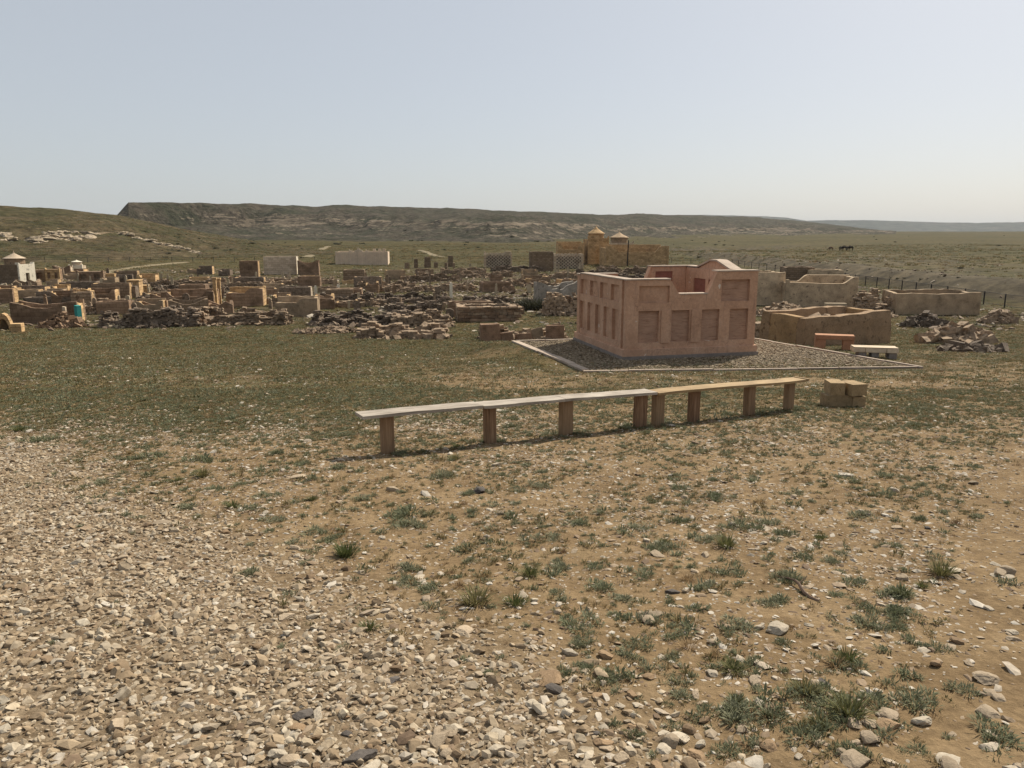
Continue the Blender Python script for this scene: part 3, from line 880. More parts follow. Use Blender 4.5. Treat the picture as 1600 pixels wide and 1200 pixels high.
block('topmost crisp yellow limestone block lying on the stack beside the set back one', 0.13, 0.02, 0.196, (0.27, 0.36, 0.19), R_(14), mat='block')

# ------------------------------------------------------------------ graves: generic pieces
GA = R_(14)
def rough_wall(L, t, top, seed, amp=0.04, z0=-0.25, du=0.22, nz=6):
    """earthen or rubble-cored wall along x from 0..L, y -t/2..t/2, top(u) its height"""
    nu = max(3, int(L / du))
    mb = MB()
    us = np.linspace(0, L, nu)
    hs = np.array([top(u) for u in us]) + fbm(us / 0.5, us * 0 + seed, seed) * amp * 2.2 + fbm(us / 0.22, us * 0 + seed, seed + 5) * amp * 1.2
    prof = []
    ring = []
    zs = np.linspace(0, 1, nz)
    for i, u in enumerate(us):
        row = []
        for k in range(nz):
            z = z0 + (hs[i] - z0) * zs[k]
            b_ = fbm(np.array([u / 0.6]), np.array([z / 0.6 + 3]), seed + 3)[0] * amp * 2
            tt = t / 2 * (1.08 - 0.16 * zs[k]) * (0.8 if k == nz - 1 else 1)
            row.append((u, -tt - b_, z))
        for k in reversed(range(nz)):
            z = z0 + (hs[i] - z0) * zs[k]
            b_ = fbm(np.array([u / 0.6]), np.array([z / 0.6 + 3]), seed + 31)[0] * amp * 2
            tt = t / 2 * (1.08 - 0.16 * zs[k]) * (0.8 if k == nz - 1 else 1)
            row.append((u, tt + b_, z))
        ring.append(row)
    n = 2 * nz
    for row in ring: mb.v += row
    for i in range(nu - 1):
        for k in range(n - 1):
            mb.f.append((i * n + k, (i + 1) * n + k, (i + 1) * n + k + 1, i * n + k + 1))
    mb.f.append(tuple(range(n - 1, -1, -1))); mb.f.append(tuple((nu - 1) * n + k for k in range(n)))
    return mb

def prof_flat(h): return lambda u: h
def prof(pts):
    a = [p[0] for p in pts]; b = [p[1] for p in pts]
    return lambda u: float(np.interp(u, a, b))

YMIN = [0.0]
def place(px0, px1, yb, ytop):
    p = P((px0 + px1) / 2, yb, YMIN[0])
    s = mpp(p)
    return p, (px1 - px0) * s, (yb - ytop) * s

seedc = [100]
def enclosure(name, label, cat, px0, px1, yb, ytop, mat, shape='flat', depth=0.8, rot=GA, t=0.32, group=None, mats=None, rough=True, amp=0.025, over=0.0, tk=None):
    """four walls round a grave; placed by the front foot. depth is relative to the width"""
    p, W, h = place(px0, px1, yb, ytop)
    W = over or W * 0.93 / math.cos(rot); D = max(1.2, W * depth)
    root = thing(name, label, cat, (p.x, p.y, p.z), rot, group)
    seedc[0] += 7; sd = seedc[0]
    if shape == 'flat': fr = bk = prof_flat(h); sd_l = sd_r = prof_flat(h * 0.985)
    elif shape == 'sag':
        fr = prof([(0, h), (W * .12, h * .95), (W * .35, h * .72), (W * .6, h * .70), (W * .85, h * .93), (W, h)]); bk = prof([(0, h), (W * .3, h * .8), (W * .62, h * .82), (W, h * 1.02)])
        sd_l = prof([(0, h * .97), (D * .5, h * .8), (D, h * .97)]); sd_r = sd_l
    elif shape == 'mild':
        fr = prof([(0, h * .92), (W * .2, h * .95), (W * .45, h * .91), (W * .7, h * .94), (W * .88, h), (W, h)]); bk = prof([(0, h), (W * .3, h * .98), (W * .62, h * 1.04), (W, h * 1.0)])
        sd_l = prof([(0, h * .92), (D * .5, h * .95), (D, h * .97)]); sd_r = sd_l
    elif shape == 'notch':
        fr = prof([(0, h), (W * .12, h), (W * .2, h * .7), (W * .78, h * .7), (W * .86, h), (W, h)]); bk = prof_flat(h * 1.05)
        sd_l = prof_flat(h * .9); sd_r = prof_flat(h * .95)
    elif shape == 'step':
        fr = prof([(0, h * .75), (W * .55, h * .75), (W * .6, h), (W, h)]); bk = prof_flat(h * 1.02)
        sd_l = prof_flat(h * .75); sd_r = prof_flat(h * .98)
    elif shape == 'ruin':
        fr = prof([(0, h * .6), (W * .2, h * .85), (W * .4, h * .55), (W * .7, h), (W, h * .7)]); bk = prof([(0, h), (W * .5, h * .6), (W, h * .9)])
        sd_l = prof([(0, h * .6), (D * .5, h * .8), (D, h)]); sd_r = prof([(0, h * .7), (D * .5, h), (D, h * .9)])
    for nm, L, x, y, a, pf in (('front', W, -W / 2, t / 2, 0, fr), ('back', W, -W / 2, D - t / 2, 0, bk),
                               ('side', D - 2 * t, -W / 2 + t / 2, t, math.pi / 2, sd_l), ('side', D - 2 * t, W / 2 - t / 2, t, math.pi / 2, sd_r)):
        seedc[0] += 1
        mb = rough_wall(L, t, pf, seedc[0], amp, du=0.35 if W > 4 else 0.22)
        wv = mb.build('wall', (mats or {}).get(nm, mat), root)
        wv.location = (x, y, 0); wv.rotation_euler = (0, 0, a)
    return root, p, W, D, h

def holes_wall(W, t, h, holes, z0=-0.3):
    """flat wall x 0..W, y 0..t with rectangular openings (x0,x1,z0,z1), butted boxes"""
    xs = sorted({0.0, W, *[v for q in holes for v in q[:2]]})
    zs = sorted({z0, h, *[v for q in holes for v in q[2:]]})
    mb = MB()
    for i in range(len(zs) - 1):
        run = None
        for j in range(len(xs) - 1):
            cx, cz = (xs[j] + xs[j + 1]) / 2, (zs[i] + zs[i + 1]) / 2
            solid = not any(q[0] < cx < q[1] and q[2] < cz < q[3] for q in holes)
            if solid and run is None: run = xs[j]
            if (not solid) and run is not None: mb.box(run, xs[j], 0, t, zs[i], zs[i + 1]); run = None
        if run is not None: mb.box(run, W, 0, t, zs[i], zs[i + 1])
    return mb

def niche_tomb(name, label, px0, px1, yb, ytop, mat, fmat, niches=2, depth=0.7, rot=GA, group=None, horns=True):
    """closed box tomb whose front carries recessed niches and raised corners"""
    p, W, h = place(px0, px1, yb, ytop)
    W *= 0.93; D = W * depth
    root = thing(name, label, 'tomb', (p.x, p.y, p.z), rot, group)
    MB().box(-W / 2, W / 2, 0.25, D, -0.3, h * 0.9).build('body', mat, root)
    hs = []
    cw = W / niches
    for k in range(niches): hs.append((k * cw + cw * 0.28, k * cw + cw * 0.72, h * 0.22, h * 0.68))
    mb = holes_wall(W, 0.248, h * 0.9, hs)
    f_ = mb.build('front', fmat, root); f_.location = (-W / 2, 0, 0)
    if horns:
        hw = min(0.35, W * 0.09)
        for s in (-1, 1):
            m2 = MB()
            x0 = -W / 2 if s < 0 else W / 2 - hw
            m2.prism([(x0, h * 0.902), (x0 + hw, h * 0.902), (x0 + (hw * 0.3 if s < 0 else hw), h), (x0 + (0 if s < 0 else hw * 0.7), h)], 0, 0.5)
            m2.build('corner_horn', fmat, root)
    return root

def domed_tomb(label, px0, px1, yb, ywall, ydrum, ytip, mat, dome_mat, rot=GA, portal=None, depth=1.0, seg=20, group=None, W_=None, r_=None):
    p, W, h = place(px0, px1, yb, ywall)
    s = mpp(p); W = W_ or W * 0.9; D = W * depth
    hd = (yb - ydrum) * s; ht = (yb - ytip) * s
    root = thing('domed_tomb', label, 'tomb', (p.x, p.y, p.z), rot, group)
    MB().box(-W / 2, W / 2, 0.22, D, -0.3, h * 0.96).build('body', mat, root)
    fr = holes_wall(W, 0.218, h, [(W * 0.38, W * 0.62, 0.0, h * 0.55)])
    q = fr.build('portal', portal or mat, root); q.location = (-W / 2, 0, 0)
    for sx in (-1, 1):
        x0 = -W / 2 if sx < 0 else W / 2 - 0.3
        MB().prism([(x0, h + 0.002), (x0 + 0.3, h + 0.002), (x0 + (0.1 if sx < 0 else 0.3), h * 1.09), (x0 + (0 if sx < 0 else 0.2), h * 1.09)], 0, 0.5).build('corner_horn', portal or mat, root)
    r = r_ or W * 0.36; c = (0, D / 2, 0)
    MB().lathe([(r, h * 0.96), (r, hd), (r * 1.08, hd), (r * 1.08, hd + 0.12), (r, hd + 0.12)], seg, c).build('drum', mat, root)
    hb = ht - hd - 0.12
    z_ = hd + 0.121
    dm = MB().lathe([(r * 1.16, z_), (r * 1.1, z_ + hb * .05), (r * 0.86, z_ + hb * .18), (r * 0.6, z_ + hb * .32), (r * 0.36, z_ + hb * .46), (r * 0.17, z_ + hb * .6), (0.05, z_ + hb * .72)], seg, c).build('dome', dome_mat, root, smooth=True)
    MB().lathe([(0.05, ht - hb * .30), (0.09, ht - hb * .24), (0.05, ht - hb * .2), (0.03, ht - hb * .1), (0.005, ht)], 8, c).build('finial', dome_mat, dm)
    return root

def dry_wall(L, t, h, seed, slab=(0.34, 0.26, 0.075), top=None, skip=0.12):
    """mesh of stacked slabs along x 0..L"""
    r = random.Random(seed); mb = MB()
    slab = (slab[0] * 0.72, slab[1] * 0.9, slab[2])
    z = -0.12
    while z < h:
        dz = slab[2] * r.uniform(0.75, 1.45)
        for y in (-t / 4, t / 4):
            u = r.uniform(-0.15, 0)
            while u < L:
                w_ = slab[0] * r.uniform(0.55, 1.7)
                hh = top(u / L) * h if top else h
                if z < hh + r.uniform(-0.06, 0.05) and r.random() > skip * (z / max(h, .1)):
                    mb.stone((u + w_ / 2, y + r.uniform(-0.05, 0.05), z + dz / 2), (w_ * 0.98, slab[1] * r.uniform(0.8, 1.3), dz * 0.97),
                             (r.uniform(-.12, .12), r.uniform(-.13, .13), r.uniform(-.3, .3)), 0.24, r)
                u += w_
        z += dz
    return mb

def scatter_stones(mb, cx, cy, cz, rx, ry, n, size, r, hump=0.0):
    for k in range(n):
        a = r.uniform(0, 2 * math.pi); q = math.sqrt(r.random())
        x, y = cx + rx * q * math.cos(a), cy + ry * q * math.sin(a)
        z = cz + hump * (1 - q) ** 0.8 * r.random() ** 0.4
        s = size * r.uniform(0.5, 1.6)
        s *= 1.5 if r.random() < 0.12 else 0.85
        mb.stone((x, y, z + s * 0.1), (s, s * r.uniform(0.5, 1), s * r.uniform(0.3, 0.75)), (r.uniform(-.6, .6), r.uniform(-.6, .6), r.uniform(0, 3.1)), 0.34, r)

def ruined_ring(name, label, px0, px1, yb, ytop, seed, mat='slab', depth=0.7, rot=GA, slab=(0.36, 0.28, 0.08), group=None, tumble=40, cat='stone wall', front_only=False):
    """low dry-stone enclosure round a grave: four courses-built walls and tumbled slabs"""
    p, W, h = place(px0, px1, yb, ytop)
    D = max(1.5, W * depth)
    root = thing(name, label, cat, (p.x, p.y, p.z), rot, group)
    r = random.Random(seed)
    def wavy(s): return lambda u: 0.62 + 0.38 * math.sin(u * 5 + s) * math.sin(u * 2.3 + s * 2) + 0.18 * math.sin(u * 17 + s)
    t = 0.5
    for i, (L, x, y, a, hk) in enumerate(((W, -W / 2, t / 2, 0, 1.0), (W, -W / 2, D - t / 2, 0, 1.05), (D - 2 * t, -W / 2 + t / 2, t, math.pi / 2, 0.95), (D - 2 * t, W / 2 - t / 2, t, math.pi / 2, 0.95))):
        if front_only and i > 0: break
        o = dry_wall(L, t, h * hk, seed * 5 + i, slab, wavy(seed + i * 1.7)).build('stones', mat, root)
        o.location = (x, y, 0); o.rotation_euler = (0, 0, a); o['kind'] = 'stuff'
    if tumble:
        mb = MB(); scatter_stones(mb, 0, D * 0.3, 0.0, W * 0.6, D * 0.65, tumble * 2, slab[0] * 0.62, r, h * 0.4)
        o = mb.build('tumbled_stones', mat, root); o['kind'] = 'stuff'
    return root

def rubble_pile(label, px0, px1, yb, ytop, seed, n, size, mat='slab', group=None):
    p, W, h = place(px0, px1, yb, ytop)
    root = thing('rubble_pile', label, 'rubble pile', (p.x, p.y, p.z), GA, group)
    r = random.Random(seed); mb = MB()
    scatter_stones(mb, 0, W * 0.3, -0.03, W * 0.5, W * 0.32, int(n * 3.2), size * 0.52, r, h)
    o = mb.build('stones', mat, root); o['kind'] = 'stuff'
    return root

def stele(label, px, yb, ytop, wpx, mat, tilt=0.0, group='grave stelae', thick=0.14, head='round', rot=None):
    p = P(px, yb); s = mpp(p); h = (yb - ytop) * s + 0.05; w_ = max(0.12, wpx * s)
    mb = MB()
    if head == 'round':
        poly = [(-w_ / 2, -0.25), (w_ / 2, -0.25), (w_ / 2, h * 0.86), (w_ * 0.32, h * 0.96), (0, h), (-w_ * 0.32, h * 0.96), (-w_ / 2, h * 0.86)]
    elif head == 'knob':
        poly = [(-w_ / 2, -0.25), (w_ / 2, -0.25), (w_ * 0.42, h * 0.72), (w_ * 0.22, h * 0.78), (w_ * 0.4, h * 0.88), (w_ * .15, h), (-w_ * .15, h), (-w_ * .4, h * .88), (-w_ * .22, h * .78), (-w_ * .42, h * .72)]
    else:
        poly = [(-w_ / 2, -0.25), (w_ / 2, -0.25), (w_ * 0.46, h * 0.97), (-w_ * 0.40, h)]
    mb.prism(poly, -thick / 2, thick / 2)
    o = mb.build('grave_stele', mat); o.location = p
    o.rotation_euler = (tilt * 0.6, tilt, (GA if rot is None else rot) + random.uniform(-.25, .25))
    if group == 'slim tan stelae among the graves':
        kind_ = {'round': 'round-headed', 'knob': 'knob-headed', 'flat': 'square-topped'}[head]
        label = 'slim tan %s stele near %s' % (kind_, beside(p)); group = label
    tag(o, label, 'gravestone', group)

# ------------------------------------------------------------------ right-hand graves
# mud-walled enclosure beside the kerbed plot
mud = enclosure('mud_enclosure', 'rough golden-brown mud-walled grave enclosure right behind the two low stone seats', 'enclosure', 1266, 1386, 539, 489, 'earth', 'mild', 0.49, R_(27), 0.5, amp=0.06, over=5.2, mats={'side': 'earth_gold'})
r9 = random.Random(9); mb = MB()
scatter_stones(mb, 0, mud[3] / 2, mud[4] * 0.55, mud[2] * 0.46, mud[3] * 0.36, 170, 0.26, r9, mud[4] * 0.18)
q9 = mb.build('fallen_stones', 'slab', mud[0]); q9['kind'] = 'stuff'
MB().box(-mud[2] / 2 + 0.52, mud[2] / 2 - 0.52, 0.52, mud[3] - 0.52, -0.2, mud[4] * 0.56).build('earth_fill', 'earth', mud[0])
# pink/orange seat and white-topped seat
def seat(label, px0, px1, yb, ytop, rot, mat, top_mat, legs):
    p, W, h = place(px0, px1, yb, ytop)
    W /= math.cos(rot)
    root = thing('stone_bench', label, 'bench', (p.x, p.y, p.z), rot)
    MB().box(-W / 2, W / 2, 0, 0.5, h - 0.16, h).build('seat_slab', top_mat, root, bevel=0.01)
    for (a, b) in legs:
        MB().box(a * W - W / 2, b * W - W / 2, 0.03, 0.47, -0.2, h - 0.162).build('leg', mat, root, bevel=0.01)
seat('short orange stone seat with open middle beside the mud enclosure', 1276, 1330, 547, 524, R_(-18), 'orange', 'orange', [(0.0, 0.28), (0.72, 1.0)])
seat('grey seat with white flat top slab near the corner of the kerb', 1336, 1400, 559, 543, R_(-12), 'concrete', 'pale', [(0.12, 0.3), (0.42, 0.58), (0.8, 0.98)])
enclosure('mud_enclosure', 'smooth tan mud enclosure with wavy sagging wall top in front of metal fence', 'enclosure', 1397, 1531, 492, 457, 'tan', 'mild', 0.5, R_(-6), 0.4, amp=0.04)
ruined_ring('stone_wall', 'brown dry-stone wall ending against the smooth tan mud enclosure', 1343, 1399, 490, 456, 11, depth=0.5, tumble=50, rot=R_(-6), slab=(0.5, 0.32, 0.12))
rubble_pile('heap of dark red-brown rocks in front of the smooth tan mud enclosure', 1424, 1500, 512, 489, 21, 120, 0.5, 'dark')
rubble_pile('largest heap of dark brown rocks spread on grass below tan enclosure', 1462, 1584, 538, 508, 22, 170, 0.55, 'slab')
rubble_pile('small heap of grey-brown rocks beside the metal fence', 1545, 1604, 506, 485, 23, 90, 0.5, 'slab')
rubble_pile('flat scatter of dark rocks on the grass nearest the right field edge', 1490, 1600, 551, 543, 24, 36, 0.4, 'dark')
rubble_pile('low scatter of pale stones at the foot of the dry-stone wall', 1345, 1420, 497, 488, 25, 60, 0.4, 'slab')
# pale tombs behind the pink one
enclosure('stone_enclosure', 'pale blotchy block-walled tomb right behind the salmon tomb', 'tomb', 1178, 1227, 477, 426, 'paler', 'flat', 1.4, R_(4), 0.4, amp=0.045)
def curved_tomb():
    p, W, h = place(1228, 1336, 480, 433)
    W = W / math.cos(R_(5))
    root = thing('stone_enclosure', 'pale stone tomb with a curved dip in its wall beside blotchy tomb', 'tomb', (p.x, p.y, p.z), R_(-5))
    arc = lambda x0, x1, z0, z1, n=8: [(x0 + (x1 - x0) * k / n, z0 + (z1 - z0) * (0.5 - 0.5 * math.cos(math.pi * k / n))) for k in range(n + 1)]
    poly = [(0, -0.3), (W, -0.3), (W, h)] + arc(W * 0.96, W * 0.78, h, h * 0.78) + [(W * 0.5, h * 0.78), (W * 0.3, h * 0.80), (W * 0.05, h * 0.81), (W * 0.04, h * 0.9), (0, h * 0.9)]
    D = W * 0.45
    a = MB().prism(poly, 0, 0.4).build('wall', 'paler', root); a.location = (-W / 2, 0, 0)
    poly = [(0, -0.3), (W, -0.3), (W, h * 1.02)] + arc(W * 0.9, W * 0.45, h * 1.02, h * 1.02, 1) + arc(W * 0.4, W * 0.25, h * 1.02, h * 0.8) + [(0, h * 0.8)]
    b = MB().prism(poly, D - 0.4, D).build('wall', 'paler', root); b.location = (-W / 2, 0, 0)
    MB().box(-W / 2, -W / 2 + 0.4, 0.401, D - 0.401, -0.3, h * 0.8).build('wall', 'paler', root)
    MB().box(W / 2 - 0.4, W / 2, 0.401, D - 0.401, -0.3, h * 0.98).build('wall', 'paler', root)
curved_tomb()
enclosure('stone_enclosure', 'dark brown roofless tomb behind the pale curved tomb', 'tomb', 1226, 1272, 445, 418, 'brownblock', 'flat', 0.9, R_(-5), 0.4, amp=0.045)
enclosure('stone_enclosure', 'flat-topped pale tomb behind the curved tomb, next to the bank', 'tomb', 1262, 1318, 446, 422, 'paler', 'flat', 0.8, R_(-5), 0.4, amp=0.04)
rubble_pile('row of tumbled brown slabs between pale curved tomb and mud enclosure', 1190, 1292, 494, 474, 31, 150, 0.5, 'slab')
YMIN[0] = 32.0
ruined_ring('stone_wall', 'short grey dry-stone wall between the salmon tomb and mud enclosure', 1172, 1214, 528, 505, 32, 'slab', 0.5, R_(5), (0.36, 0.28, 0.12), tumble=40)
YMIN[0] = 0.0
def cut_block(label, px0, px1, yb, ytop, rot, mat='cream', d=0.5, lift=0.0):
    p, W, h = place(px0, px1, yb, ytop)
    o = MB().box(-W / 2, W / 2, 0, d, -0.05, h).build('cut_block', mat, bevel=0.02)
    o.location = (p.x, p.y, p.z + lift); o.rotation_euler = (0, 0, rot)
    tag(o, label, 'stone block', 'cut blocks by the curved tomb')
cut_block('longest cream cut block lying behind the mud enclosure', 1290, 1322, 488, 474, R_(-6))
cut_block('small cream cut block left of the long cream block', 1272, 1289, 489, 480, R_(-2))
cut_block('low cream cut block between blotchy tomb rubble and small cream block', 1256, 1271, 490, 482, R_(4))

# ------------------------------------------------------------------ ruined graves in the middle
def big_stone_wall():
    p, W, h = place(717, 809, 503, 481)
    rot = R_(6)
    root = thing('stone_wall', 'low wall of large fitted brown stones beside the dark shrub', 'stone wall', (p.x, p.y, p.z), rot)
    r = random.Random(5)
    z = -0.15; row = 0
    while z < h - 0.05:
        dz = r.uniform(0.15, 0.22); u = -W / 2 + r.uniform(-0.1, 0.1)
        while u < W / 2 - 0.1:
            w_ = r.uniform(0.35, 0.8)
            mb = MB(); mb.stone((u + w_ / 2, r.uniform(-.03, .03) + 0.22, z + dz / 2), (w_ * 0.97, 0.44, dz * 0.95), (r.uniform(-.03, .03), r.uniform(-.04, .04), r.uniform(-.04, .04)), 0.06, r)
            mb.build('stone', 'redbrown' if r.random() < .5 else 'slab', root, bevel=0.02)
            u += w_
        z += dz
    # back and side walls, smaller stones
    D = W * 0.6
    for L, x, y, a in ((W, -W / 2, D, 0), (D - 0.4, -W / 2 + 0.2, 0.45, math.pi / 2), (D - 0.4, W / 2 - 0.2, 0.45, math.pi / 2)):
        o = dry_wall(L, 0.45, h * 1.0, int(L * 31) + 3, (0.5, 0.3, 0.14)).build('stones', 'slab', root)
        o.location = (x, y, 0); o.rotation_euler = (0, 0, a); o['kind'] = 'stuff'
    mb = MB(); u = -W / 2
    while u < W / 2:
        w_ = r.uniform(0.5, 1.0); mb = MB()
        mb.stone((u + w_ / 2, 0.25, h + r.uniform(-.02, .05)), (w_ * .95, 0.6, 0.08), (r.uniform(-.08, .08), r.uniform(-.06, .06), r.uniform(-.1, .1)), 0.12, r)
        mb.build('cap_slab', 'slab', root); u += w_
big_stone_wall()
enclosure('stone_enclosure', 'brown rendered enclosure with pale end pillar behind the fitted-stone wall', 'enclosure', 703, 774, 494, 472, 'redbrown', 'flat', 0.5, GA, 0.35, mats={'side': 'tan'})
YMIN[0] = 36.0
ruined_ring('stone_ring', 'reddish boulder-cornered ring of big upright slabs next to the kerb corner', 755, 880, 531, 514, 41, 'slab', 0.45, R_(6), (0.34, 0.28, 0.1), tumble=60)
def upright(label, px0, px1, yb, ytop, mat, lean=0.0, rz=GA):
    p, W, h = place(px0, px1, yb, ytop)
    r = random.Random(int(px0 * 7 + yb)); mb = MB()
    mb.stone((0, 0, h / 2 - 0.05), (W, max(0.18, W * 0.3), h + 0.1), (0, 0, 0), 0.12, r)
    o = mb.build('upright_slab', mat, bevel=0.03); o.location = p; o.rotation_euler = (lean, lean * 0.5, rz)
    tag(o, label, 'stone slab', 'upright slabs of the boulder ring')
upright('tall reddish upright slab at the end of the boulder ring', 750, 781, 533, 506, 'rock_red')
upright('wide flat red slab leaning in the boulder ring beside its tall end slab', 782, 803, 533, 519, 'rock_red', -0.2)
upright('low red slab in the middle of the boulder ring', 806, 831, 532, 521, 'rock_red', -0.1)
upright('pointed pale slab leaning on the boulder ring', 832, 851, 531, 513, 'tan', -0.35)
upright('squarish brown slab of the boulder ring closest to the kerb corner', 852, 880, 531, 508, 'rock_red')
YMIN[0] = 0.0
ruined_ring('stone_wall', 'long straight dry-stone wall of thin dark slabs behind the grass field', 486, 613, 509, 490, 42, 'dark', 0.5, R_(4), (0.4, 0.28, 0.07), tumble=70)
ruined_ring('stone_ring', 'half-collapsed ring of dark slabs standing forward on the grass field', 561, 690, 530, 512, 43, 'slab', 0.5, R_(3), (0.42, 0.3, 0.09), tumble=70)
ruined_ring('stone_ring', 'collapsed stone ring with flat slabs between thin-slab wall and rendered enclosure', 614, 702, 512, 490, 44, 'slab', 0.55, R_(8), (0.4, 0.3, 0.09), tumble=70)
rubble_pile('strip of pale loose stones before the thin-slab wall', 462, 560, 522, 512, 45, 110, 0.3, 'slab')
ruined_ring('stone_wall', 'blackish long dry-stone wall beside rubble and the smashed pale stones', 162, 301, 512, 482, 46, 'dark', 0.45, R_(10), (0.36, 0.26, 0.075), tumble=90)
rubble_pile('small fan of pale broken stones at the end of the blackish wall', 158, 205, 513, 500, 47, 90, 0.25, 'cream')
ruined_ring('stone_wall', 'wide tumbled dry-stone wall of pale-edged slabs below gold-walled tomb', 307, 440, 508, 482, 48, 'slab', 0.45, R_(9), (0.42, 0.3, 0.085), tumble=100)
rubble_pile('reddish rubble slope joining two dry-stone walls on the grass edge', 278, 318, 510, 486, 49, 120, 0.3, 'redbrown')
rubble_pile('red-brown rubble against sagging enclosure beside the turquoise slab', 62, 124, 513, 488, 50, 110, 0.4, 'redbrown')
# white-plastered ruin behind the shrub
enclosure('plaster_ruin', 'ruined grave wall with flaking bluish white plaster next to the dark shrub', 'ruin', 838, 905, 480, 441, 'plaster', 'sag', 0.55, R_(10), 0.4, amp=0.12)
ruined_ring('stone_ring', 'square stone grave of warm brown rubble between plaster ruin and salmon tomb', 854, 908, 493, 458, 51, 'slab', 0.6, R_(8), (0.4, 0.3, 0.12), tumble=60)
enclosure('stone_enclosure', 'small reddish box grave behind the fitted-stone wall with slab leaning on it', 'enclosure', 753, 800, 456, 441, 'redbrown', 'flat', 0.6, GA, 0.3)
seedr = [60]
rings = [(590, 700, 474, 462), (600, 660, 456, 446), (640, 720, 440, 430), (612, 690, 487, 475), (668, 742, 455, 444), (720, 800, 434, 424), (730, 800, 474, 464), (800, 850, 447, 437),
         (690, 760, 428, 420), (775, 850, 425, 416), (850, 905, 436, 426), (840, 900, 450, 441), (905, 950, 432, 420), (945, 1010, 428, 417), (1000, 1060, 428, 416), (960, 1030, 440, 430),
         (330, 420, 451, 441), (225, 330, 447, 437), (240, 340, 458, 449), (20, 110, 462, 452), (150, 230, 482, 470), (215, 260, 473, 463), (60, 140, 486, 478), (520, 600, 480, 470), (500, 580, 470, 459), (420, 520, 445, 436), (560, 640, 452, 441), (605, 650, 500, 488), (130, 165, 490, 478)]
for i, (a, b, c, d) in enumerate(rings):
    seedr[0] += 1
    ruined_ring('stone_ring', 'low ruined ring of brown stone slabs crowded among the old graves', a, b, c, d, seedr[0], 'slab' if i % 3 else 'dark', 0.6, GA + random.uniform(-.15, .15), (0.33, 0.26, 0.085), group='ruined stone rings of the old graves', tumble=26, cat='stone ring')

# lattice and block walls towards the back
def lattice_wall(label, px0, px1, yb, ytop, step=True):
    p, W, h = place(px0, px1, yb, ytop)
    root = thing('lattice_enclosure', label, 'enclosure', (p.x, p.y, p.z), R_(4))
    D = W * 0.6
    bwid, bh = 0.62, 0.26
    def face(L):
        mb = MB(); z = -0.1; r = 0
        while z < h * 0.86 or (step and z < h):
            off = bwid * 0.5 if r % 2 else 0.0
            u = off
            x0 = 0 if z < h * 0.86 else L * 0.66
            while u < L - 0.1:
                if u >= x0: mb.box(u, min(u + bwid * 0.58, L), 0, 0.28, z, z + bh * 0.98)
                u += bwid
            z += bh; r += 1
        return mb
    a = face(W).build('lattice', 'pale', root); a.location = (-W / 2, 0, 0); a['kind'] = 'stuff'
    a = face(W).build('lattice', 'pale', root); a.location = (-W / 2, D, 0); a['kind'] = 'stuff'
    a = face(D - 0.6).build('lattice', 'pale', root); a.location = (-W / 2 + 0.28, 0.45, 0); a.rotation_euler = (0, 0, math.pi / 2); a['kind'] = 'stuff'
    a = face(D - 0.6).build('lattice', 'pale', root); a.location = (W / 2, 0.45, 0); a.rotation_euler = (0, 0, math.pi / 2); a['kind'] = 'stuff'
    MB().box(-W / 2 + 0.3, W / 2 - 0.3, 0.33, 0.40, -0.1, h * 0.8).build('gap_shade_sheet', 'dark', root)  # dark sheet added behind the lattice so its gaps look shaded
lattice_wall('openwork brick lattice enclosure with one raised corner on the grass', 757, 800, 418, 395)
lattice_wall('openwork brick lattice enclosure in front of the golden wall', 866, 912, 420, 396, False)
enclosure('stone_enclosure', 'brown block-walled enclosure beside the lattice in front of golden wall', 'enclosure', 827, 866, 424, 394, 'brownblock', 'flat', 0.7, R_(3), 0.4, amp=0.04)
enclosure('stone_enclosure', 'golden limestone enclosure with raised corners behind the lattice', 'enclosure', 870, 913, 413, 380, 'gold', 'notch', 0.7, R_(3), 0.4, amp=0.03)
domed_tomb('tall golden tomb with onion-shaped dome and spike finial', 916, 953, 413, 373, 367, 351, 'gold', 'gold', R_(8), depth=1.0)
domed_tomb('paler tan domed tomb partly behind the golden domed tomb', 951, 992, 409, 380, 373, 360, 'tan', 'tan', R_(8), 'pale')
enclosure('stone_enclosure', 'long pale gold walled tomb with raised corner beside the domed tombs', 'enclosure', 942, 1049, 416, 385, 'gold', 'notch', 0.5, R_(5), 0.4, amp=0.03)
